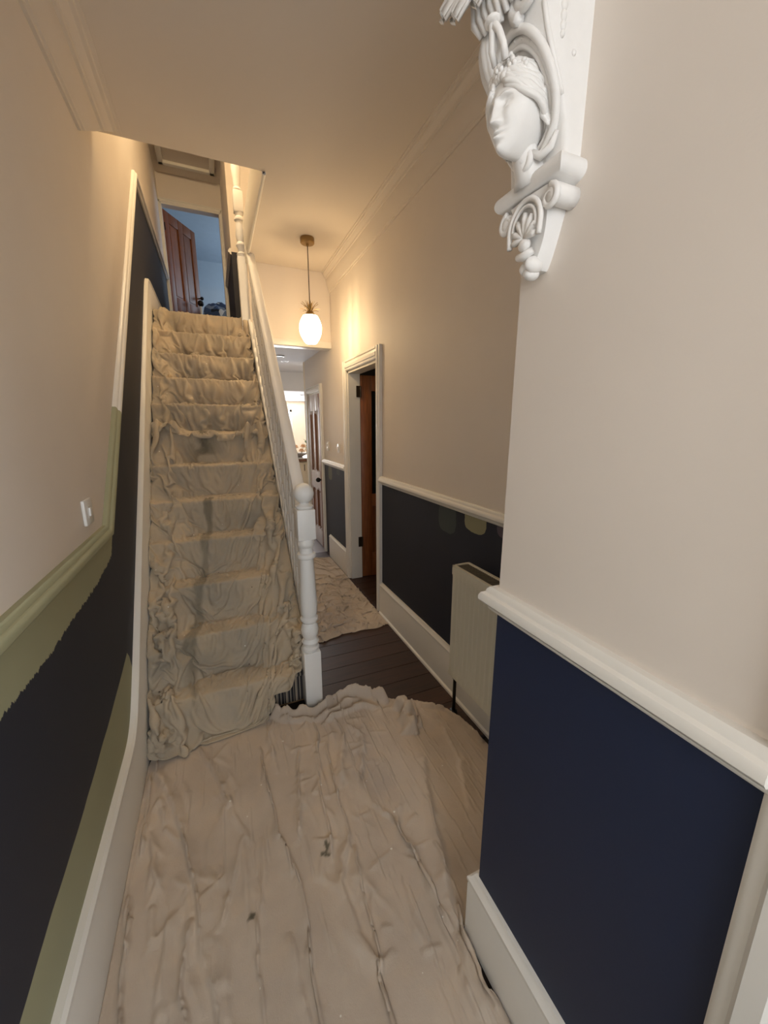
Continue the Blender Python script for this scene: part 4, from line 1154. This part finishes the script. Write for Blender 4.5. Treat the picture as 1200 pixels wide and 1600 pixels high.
def stair_cloth(name, s0, s1, label, xl, xr, seed, nx, nsamp, wrk, extra, hem=None, stain_shadef=None, bands=(.14, .11), grow=(.05, .2, .04, .1, .05)):
    U = np.linspace(0, 1, nx)[:, None]+np.zeros((1, nsamp)); V = np.linspace(0, 1, nsamp)[None, :]+np.zeros((nx, 1))
    X = xl+(xr-xl)*U
    S = s0(X)*(1-V)+s1(X)*V
    X = X+.006*fbm(X*5, S*3, seed+50)*np.sin(PI*U)
    I = lambda a: np.interp(S, ss, a)
    # how far the cloth bridges across the steps (bunched sides) instead of following them
    bl = 1-smooth01(bands[0]*.45, bands[0]*1.15, (X-xl)+.05*fbm(S*2.2, X*0, seed+1)); br = 1-smooth01(bands[1]*.45, bands[1]*1.15, (xr-X)+.04*fbm(S*2.4, X*0, seed+2))
    B = np.clip(np.maximum(bl, br)*(.80+.25*vnoise(S*3, X*4, seed+3)), 0, 1)
    B = np.maximum(B, .10+.10*vnoise(S*4, X*5, seed+4))
    Y = I(C1[:, 0])*(1-B)+(I(C2[:, 0])+I(N2[:, 0]*lift2))*B; Z = I(C1[:, 1])*(1-B)+(I(C2[:, 1])+I(N2[:, 1]*lift2))*B
    nY = I(N1[:, 0])*(1-B)+I(N2[:, 0])*B; nZ = I(N1[:, 1])*(1-B)+I(N2[:, 1])*B; l = np.hypot(nY, nZ)+1e-9; nY /= l; nZ /= l
    K = np.interp(S, ss, stepid.astype(float)); K = np.round(K)
    R_ = I(riserness)
    # rope-like folds running down the bunched sides
    wx = X+.030*fbm(S*3.0, X*3, seed+5, 3)
    rope = 1.75*pleat(wx*9.5+.5*vnoise(S*1.5, X*2, seed+6), .3)*.034*(.5+.8*np.abs(vnoise(X*9, S*1.1, seed+14)))+ridge(wx*19+S*.8, S*1.1, seed+7, 2.5)*.018
    # pinched knots where the fabric is gathered on a tread
    pin = np.zeros_like(X)
    for q in extra:
        d2 = np.hypot((X-q[0])/q[2], (S-q[1])/q[3]); pin += q[4]*np.exp(-d2**2)*(1+.7*ridge(np.arctan2(S-q[1], X-q[0])*2.2, d2*1.5, seed+8, 2))
    # soft swags hanging from each nosing
    ph = K*7.3
    wp = X+.018*fbm(X*7, S*6, seed+15, 3)
    fold = .9*wrk*(R_*.030*pleat(wp*(5.2+1.5*vnoise(K, K*0, seed+16))+ph+.35*vnoise(S*5, ph, seed+9), .14)*np.clip(.25+1.1*np.abs(vnoise(wp*4+ph, S*.7, seed+18)), 0, 1)
                +.012*(.3+.7*R_)*ridge(wp*13+S*4+ph, S*3-X*4, seed+10, 4))
    diag = .9*wrk*.016*ridge(X*4.5+S*3.2*np.sign(vnoise(K*1.7, K*0, seed+17)), S*3-X*4, seed+11, 6)
    fine = .0022*fbm(X*14, S*11, seed+12, 3)
    D = .012+B*rope+(1-B)*(fold+diag)+pin+fine
    if hem is not None: D = D+hem(X, S, V)
    D = np.where(np.isfinite(D), D, 0)
    P = np.stack([X, Y+nY*D, np.maximum(Z+nZ*D, .006)], -1)
    gx = 1.0+grow[0]+grow[1]*B+grow[4]*np.abs(fbm(X*4, S*2, seed+21)); gy = 1.0+grow[2]+grow[3]*B*np.abs(fbm(X*3, S*2, seed+22))
    if hem is hem_upper: gx = gx+.22*np.exp(-((S-hemline(X))/.05)**2)

    def collide(Q):
        x, y, z = Q[..., 0], Q[..., 1], Q[..., 2]
        np.clip(x, xl-.002, xr+.004, out=x)
        h1 = np.interp(y, C1[:, 0], C1[:, 1]); h2 = np.interp(y, C2L[:, 0], C2L[:, 1]); y1 = np.interp(z, C1m, C1[:, 0]); y2 = np.interp(z, C2m, C2L[:, 0])
        pz = h1*(1-WB)+h2*WB+.014-z; py = y-(y1*(1-WB)+y2*WB)+.014; inside = (pz > 0) & (py > 0)
        l2 = np.hypot(py, pz)+1e-9; d = np.where(inside, py*pz/l2, 0); y -= d*pz/l2; z += d*py/l2
        lowp = z < zmin; z[lowp] = zmin
        return inside | lowp | (x <= xl) | (x >= xr)
    WB = np.clip(B*.9, 0, .9)
    pn = np.zeros(X.shape); pn[:, -1] = 1
    zmin = .012
    P = settle(P, gx, gy, collide, pin=pn, steps=44, iters=6, g=.00028, bend=.8)
    st_ = stain_shadef(X, P[..., 1], P[..., 2], S) if stain_shadef is not None else None
    return add_cloth(name, P, M_sheetA, label, st_)


s7 = snose[6]
hemline = lambda X: s7+.022+.014*fbm(X*7, X*0, 31)+.05*np.exp(-((X+.33)/.07)**2)+.02*np.exp(-((X-.28)/.06)**2)


def hem_upper(X, S, V):
    d = S-hemline(X)
    return .014+.020*np.exp(-((d-.012)/.014)**2)*(1+.6*fbm(X*16, S*8, 33))+.010*np.exp(-((d-.05)/.02)**2)*ridge(X*12, S*9, 34)-.008*smooth01(.012, 0, d)


def stain_up(X, Y, Z, S):
    return .12*smooth01(.1, .8, fbm(X*4, S*4, 41))


stair_cloth('dust_sheet', hemline, lambda X: np.full_like(X, snose[11]+.45), 'rumpled calico dust sheet covering the upper steps up to the landing', -.398, .358, 11, 134, 300, 1.9,
            [(-.33, s7+.10, .07, .05, .030), (.285, s7+.05, .05, .035, .022), (-.08, snose[9]+.23, .06, .09, .018), (-.30, snose[8]+.15, .05, .09, .018), (.29, snose[9]+.1, .03, .2, .012)], hem_upper, stain_up, (.17, .12), (.04, .08, .0, .0, .10))


def s_bottom(X):
    # hem of the lower sheet: out on the floor at the left and middle, up on the first step at the right
    sf = cum[1]
    return np.interp(X, [-.41, -.33, -.25, -.15, 0, .08, .15, .20, .25, .30, .36], [sf+.02, sf-.02, sf-.005, sf-.06, sf-.055, sf-.035, sf+.07, sf+.175, sf+.225, sf+.26, sf+.285])+.006*fbm(X*9, X*0, 61)


def hem_lower(X, S, V):
    e = S-s_bottom(X)
    out = .040*np.exp(-((S-cum[1]-.09)/.09)**2)*smooth01(.25, .05, X)          # front of the first step belly
    flap = .030*np.exp(-((X-.27)/.07)**2)*np.exp(-(e/.05)**2)                   # turned-back tip by the newel
    up = .0*X
    return out+flap+.006*np.exp(-(e/.012)**2)+.004*fbm(X*14, S*10, 63)


def stain_shade_low(X, Y, Z, S):
    d, s_, f = pdist(X, Y, [(-.085, 3.12), (-.075, 3.0)]); a = .75*np.exp(-(d/.075)**2)*smooth01(-.5, .5, fbm(X*12, S*12, 71))
    d, s_, f = pdist(X, Y, [(-.075, 2.72), (-.11, 2.55), (-.135, 2.38), (-.17, 2.25), (-.215, 2.08), (-.225, 1.95), (-.21, 1.88)])
    b = smooth01(.028, .012, d+.010*fbm(X*20, S*8, 72))*(.55+.3*vnoise(S*3, X*3, 74))  # streak: greenish stain with a fold's shadow painted into it
    return np.clip(np.maximum(a, b)+.12*smooth01(.1, .8, fbm(X*4, S*4, 73)), 0, 1)


ex = []
for k, (xx, dz, rx_, rs_, am) in enumerate(((-.34, .12, .05, .07, .030), (-.33, .30, .055, .08, .034), (-.35, .62, .05, .06, .026), (-.34, .75, .05, .10, .030), (-.33, 1.02, .05, .08, .034), (-.35, 1.4, .045, .1, .024), (-.30, 1.9, .05, .12, .022),
                                           (.30, .42, .045, .07, .032), (.31, .58, .04, .06, .034), (.29, .88, .05, .09, .026), (.27, 1.22, .05, .09, .024), (.28, 1.62, .045, .12, .018), (.24, 2.1, .05, .2, .016))):
    ex.append((xx, cum[1]+dz, rx_, rs_, am*1.5))
stair_cloth('dust_sheet', s_bottom, lambda X: hemline(X)+.06, 'stained calico dust sheet draped over the lower steps down to the floor', -.402, .358, 27, 134, 420, .62, ex, hem_lower, stain_shade_low, (.23, .17), (.012, .22, .01, .03, .05))


# --- big sheet on the hall floor
def coons(bot, top, left, right, n, m):
    def rs(p, k):
        p = np.array(p, float); L = np.concatenate([[0], np.cumsum(np.hypot(*np.diff(p, axis=0).T))]); u = np.linspace(0, L[-1], k)
        c = np.stack([np.interp(u, L, p[:, 0]), np.interp(u, L, p[:, 1])], 1)
        return gsmooth(c, max(2, k*.012))
    b, t_, l, r = rs(bot, n), rs(top, n), rs(left, m), rs(right, m)
    u = np.linspace(0, 1, n)[:, None, None]; v = np.linspace(0, 1, m)[None, :, None]
    return (1-v)*b[:, None]+v*t_[:, None]+(1-u)*l[None]+u*r[None]-((1-u)*(1-v)*b[0]+u*(1-v)*b[-1]+(1-u)*v*t_[0]+u*v*t_[-1]), u[..., 0], v[..., 0]


OUT = [(-.405, .25), (-.405, 1.80), (-.30, 1.85), (.10, 1.85), (.22, 1.825), (.33, 1.79), (.40, 1.80), (.46, 1.85), (.60, 1.86), (.70, 1.79), (.77, 1.70), (.84, 1.69), (.97, 1.60), (1.05, 1.45), (1.08, 1.24), (1.05, 1.10), (.92, .95), (.70, .77), (.575, .70), (.563, .55), (.562, .25), (-.405, .25)]
X, Y = np.meshgrid(np.linspace(-.405, 1.09, 300), np.linspace(.25, 1.87, 320), indexing='ij')


def poly_sd(X, Y, pts):
    best = np.full(X.shape, 1e9); nx_ = X.copy(); ny_ = Y.copy(); ins = np.zeros(X.shape, bool)
    for (ax_, ay_), (bx_, by_) in zip(pts[:-1], pts[1:]):
        dx, dy = bx_-ax_, by_-ay_; t_ = np.clip(((X-ax_)*dx+(Y-ay_)*dy)/(dx*dx+dy*dy), 0, 1); qx, qy = ax_+t_*dx, ay_+t_*dy
        d = np.hypot(X-qx, Y-qy); m_ = d < best; best = np.where(m_, d, best); nx_ = np.where(m_, qx, nx_); ny_ = np.where(m_, qy, ny_)
        if dy: ins ^= ((ay_ > Y) != (by_ > Y)) & (X < ax_+dx*(Y-ay_)/dy)
    return np.where(ins, best, -best), nx_, ny_


OUT = [tuple(p_) for p_ in gsmooth(np.array([(np.interp(u_, np.concatenate([[0], np.cumsum(np.hypot(*np.diff(np.array(OUT), axis=0).T))]), np.array(OUT)[:, k_])) for u_ in np.linspace(0, 6.4, 260) for k_ in (0, 1)]).reshape(-1, 2), 2)]
OUT.append(OUT[0])
edge_sd, qx, qy = poly_sd(X, Y, OUT)
inside_ = edge_sd > -1e-4
near_ = (edge_sd <= 0) & (edge_sd > -.012)
X = np.where(near_, qx, X); Y = np.where(near_, qy, Y)
H = np.zeros_like(X)
FOLDS = {   # polyline, height, width each side
    'a': ([(-.375, 1.70), (-.279, 1.493), (-.242, 1.339), (-.183, 1.063), (-.135, 0.86), (-.12, .6)], .020, .040, .014),
    'b': ([(-.21, 1.78), (-.131, 1.594), (-.103, 1.505), (-.078, 1.39)], .014, .020, .010),
    'c': ([(0.06, 1.66), (0.082, 1.503), (0.094, 1.209), (0.135, 1.012), (0.133, 0.8), (0.131, 0.5)], .018, .012, .034),
    'd': ([(0.367, 1.60), (0.344, 1.296), (0.324, 1.11), (0.262, 0.962), (0.258, 0.816), (0.293, 0.677), (0.292, 0.5)], .016, .014, .022),
    'e': ([(0.414, 1.266), (0.509, 1.107), (0.525, 0.982), (0.514, 0.806), (0.505, 0.666), (0.489, 0.5)], .015, .018, .012),
    'f': ([(0.582, 1.194), (0.518, 1.028), (0.532, 0.851), (0.538, 0.697), (0.518, 0.5)], .017, .012, .020),
    'g': ([(0.76, 1.30), (0.702, 1.161), (0.643, 0.974), (0.58, 0.80), (0.557, 0.70)], .022, .030, .045),
    'h': ([(0.234, 1.589), (0.202, 1.357), (0.152, 1.128)], .012, .010, .016),
    'i': ([(-0.026, 1.246), (-0.088, 1.063), (-0.111, 0.974)], .010, .014, .022),
    'j': ([(-0.388, 1.199), (-0.357, 1.01), (-0.33, 0.80), (-.33, .5)], .022, .012, .020),
    'k': ([(-0.321, 1.142), (-0.303, 1.038)], .010, .014, .014),
    'l': ([(0.30, 1.52), (0.27, 1.193), (0.248, 1.04)], .013, .012, .016),
    'm': ([(-0.015, 0.98), (-0.019, 0.849), (-0.025, 0.6)], .011, .012, .016),
    'n': ([(-0.264, 1.10), (-0.257, 0.95), (-0.254, 0.7)], .015, .022, .016),
    'o': ([(-0.202, 1.05), (-0.199, 0.7)], .012, .014, .018),
    'p': ([(0.075, 0.90), (0.098, 0.6)], .010, .012, .016),
    'q': ([(0.336, 1.06), (0.307, 0.853), (0.286, 0.55)], .013, .014, .018),
    'r': ([(0.60, 0.76), (0.558, 0.635), (0.550, 0.45)], .030, .014, .014),
    's': ([(0.572, 0.70), (0.525, 0.45)], .022, .010, .014),
    't': ([(0.573, 0.76), (0.516, 0.62), (0.505, 0.45)], .020, .012, .012),
    'u': ([(0.117, 1.86), (0.11, 1.666), (0.134, 1.481)], .010, .012, .020),
    'v': ([(0.335, 1.724), (0.31, 1.468), (0.303, 1.26)], .013, .012, .016),
    'w': ([(0.49, 1.657), (0.543, 1.53), (0.46, 1.338), (0.439, 1.202)], .018, .016, .022),
    'w2': ([(0.44, 1.72), (0.46, 1.58), (0.40, 1.42), (0.37, 1.30)], .014, .014, .018),
    'x': ([(-0.39, 1.664), (-0.38, 1.487), (-0.375, 1.317)], .020, .012, .016),
    'y': ([(-0.38, 1.82), (-0.343, 1.608), (-0.309, 1.411)], .016, .018, .014),
    'hem': ([(0.13, 1.845), (0.221, 1.800), (0.329, 1.765), (0.42, 1.775), (0.50, 1.825), (0.60, 1.835), (0.68, 1.78), (0.75, 1.70)], .036, .022, .022),
    'hem2': ([(0.17, 1.80), (0.25, 1.755), (0.34, 1.72), (0.44, 1.735), (0.54, 1.775), (0.62, 1.78)], .020, .012, .012),
    'hem3': ([(0.36, 1.68), (0.48, 1.72), (0.60, 1.725), (.70, 1.66)], .016, .012, .012),
    'sock': ([(0.81, 1.655), (0.805, 1.56), (0.79, 1.47), (.775, 1.43)], .034, .044, .044),
    'sock2': ([(0.86, 1.65), (0.85, 1.54), (0.83, 1.45)], .024, .014, .014),
    'redge': ([(0.90, 1.63), (1.00, 1.52), (1.05, 1.40), (1.065, 1.25)], .016, .018, .018),
    'rc': ([(0.88, 1.58), (0.93, 1.42), (0.90, 1.2), (.80, 1.0)], .012, .05, .02),
}
wob_ = .010*fbm(X*6, Y*6, 81, 3)
LATE = ('hem', 'hem2', 'hem3', 'sock', 'sock2', 'redge')
HL = np.zeros_like(X)
for nm, (pl_, h_, w1, w2) in FOLDS.items():
    d, sd, fr = pdist(X+wob_, Y+.010*fbm(X*6, Y*6, 82, 3), pl_)
    wd = np.where((sd > 0) == (w1 > w2), max(w1, w2)*1.1, min(w1, w2)*.62)*(.8+.4*vnoise(fr*4, X*0, hash(len(nm))+int(h_*1000)))
    tap = np.clip(np.minimum(fr/.12, (1-fr)/.12), 0, 1)**.6 if nm not in ('hem', 'sock') else np.clip(np.minimum(fr/.05, (1-fr)/.05), 0, 1)**.5
    H = H+h_*np.exp(-(d/wd)**1.5)*tap*.45*(0. if nm in LATE or nm in 'rst' else 1.)
    HL = HL+h_*np.exp(-(d/wd)**(4. if nm == 'sock' else 2.))*tap*(1.75 if nm in LATE else .45 if nm in 'rst' else .85)
rc_ = np.random.RandomState(12)
for k_ in range(70):            # short secondary creases, mostly running along the hall
    x0, y0 = rc_.uniform(-.40, .75), rc_.uniform(.55, 1.75); L_ = rc_.uniform(.08, .38); le = rc_.normal(-.10, .16); cv = rc_.normal(0, .03)
    pl_ = [(x0, y0), (x0+le*L_*.5+cv, y0+L_*.5), (x0+le*L_, y0+L_)]
    d, sd, fr = pdist(X+wob_*.6, Y, pl_)
    HL = HL+rc_.uniform(.003, .011)*np.exp(-(d/np.where(sd > 0, rc_.uniform(.005, .009), rc_.uniform(.010, .022)))**1.6)*np.sin(PI*np.clip(fr, 0, 1))**.7
for k_ in range(26):            # a few cross creases
    x0, y0 = rc_.uniform(.15, .65), rc_.uniform(.6, 1.7); L_ = rc_.uniform(.04, .12); an_ = rc_.uniform(-.5, .9)
    d, sd, fr = pdist(X+wob_*.6, Y, [(x0, y0), (x0+L_*math.cos(an_), y0+L_*math.sin(an_))])
    HL = HL+rc_.uniform(.004, .010)*np.exp(-(d/np.where(sd > 0, .006, .014))**1.6)*np.sin(PI*np.clip(fr, 0, 1))**.7
H += .007*fbm(X*3.2, Y*1.6, 83)+.008
H += .0075*fbm(X*13-.8*Y*(X > .2)*(X-.2), Y*1.3, 84, 3)+.0016*fbm(X*24, Y*14, 86, 3)
H += .025*smooth01(.10, .0, np.hypot(X-.585, (Y-.66)*.6))                # pushed up against the pier skirting
eg = np.clip(edge_sd, 0, 1)
H = np.maximum(H, .004); H = H*(.25+.75*smooth01(0, .020, eg))
H = np.where((Y > 1.62) & (X < .14), np.minimum(H, .012+.05*smooth01(1.86, 1.62, Y)), H)
st_ = .10*smooth01(.0, .8, fbm(X*3, Y*3, 91))
for (a, b, r_) in ((.232, 1.075, .016), (.242, 1.10, .012), (-.03, .985, .010)):
    st_ = np.maximum(st_, smooth01(r_, r_*.5, np.hypot(X-a, (Y-b)*.7)+.006*fbm(X*80, Y*80, 92)))


def flat_collide(Q):
    z = Q[..., 2]; low_ = z < .004; z[low_] = .004
    x, y = Q[..., 0], Q[..., 1]
    wl = x < -.4055; x[wl] = -.4055
    pr = (y < PY+.03) & (x > PX-.0255); x[pr] = PX-.0255
    return low_ | wl | pr


pin = np.where(edge_sd < -.01, 1., 0.); pin[:, 0] = 1; pin[0, ::7] = 1
gx = 1.05+.06*np.abs(fbm(X*3, Y*1.2, 121))+.05*smooth01(.15, .45, X); gy = 1.0+.014*smooth01(1.55, 1.8, Y)+0*X
PF = settle(np.stack([X, Y, H+.004], -1), gx, gy, flat_collide, steps=60, iters=6, pin=pin, g=.0006, bend=.22)
PF[..., 2] += HL*(1+.35*fbm(X*22, Y*22, 127, 2))*smooth01(0, .012, eg+0*X)
big = add_cloth('dust_sheet', PF, M_sheetB, 'large creased calico dust sheet spread over the hall floor in the foreground', st_, keep=inside_)

# --- small crumpled sheet in the passage
G, gu, gv = coons([(.42, 2.52), (.55, 2.44), (.70, 2.50), (.92, 2.50), (1.00, 2.46), (1.085, 2.53)], [(.42, 4.22), (.80, 4.25), (1.09, 4.16)],
                  [(.42, 2.52), (.43, 3.4), (.42, 4.22)], [(1.085, 2.53), (1.095, 3.2), (1.10, 3.7), (1.09, 4.16)], 110, 250)
X, Y = G[..., 0], G[..., 1]
wx = X+.05*fbm(X*4, Y*4, 101); wy = Y+.05*fbm(X*4, Y*4, 102)
A = smooth01(4.1, 3.0, Y)*1.25+.40
H = A*(.034*ridge(wx*6, wy*5, 103, 2.2)+.020*ridge(wx*11+wy*4, wy*9, 104, 2.4)+.010*ridge(wx*22, wy*20, 105, 2))+.02*fbm(X*3, Y*2, 106)*A+.006
eg = np.minimum(np.minimum(gu, 1-gu), np.minimum(gv, 1-gv)*2)
H = np.maximum(H, .005)*(.2+.8*smooth01(0, .04, eg+0*X))


def pass_collide(Q):
    z = Q[..., 2]; low_ = z < .004; z[low_] = .004; x = Q[..., 0]; np.clip(x, .40, 1.105, out=x); return low_


pin = np.zeros(X.shape); pin[:, -1] = 1
PF = settle(np.stack([X, Y, H*.9+.004], -1), 1.12+.08*np.abs(fbm(X*4, Y*3, 123)), 1.10+.08*np.abs(fbm(X*4, Y*3, 124)), pass_collide, steps=45, iters=5, pin=pin)
add_cloth('dust_sheet', PF, M_sheetB, 'small crumpled calico dust sheet on the passage floor outside the open doorway')
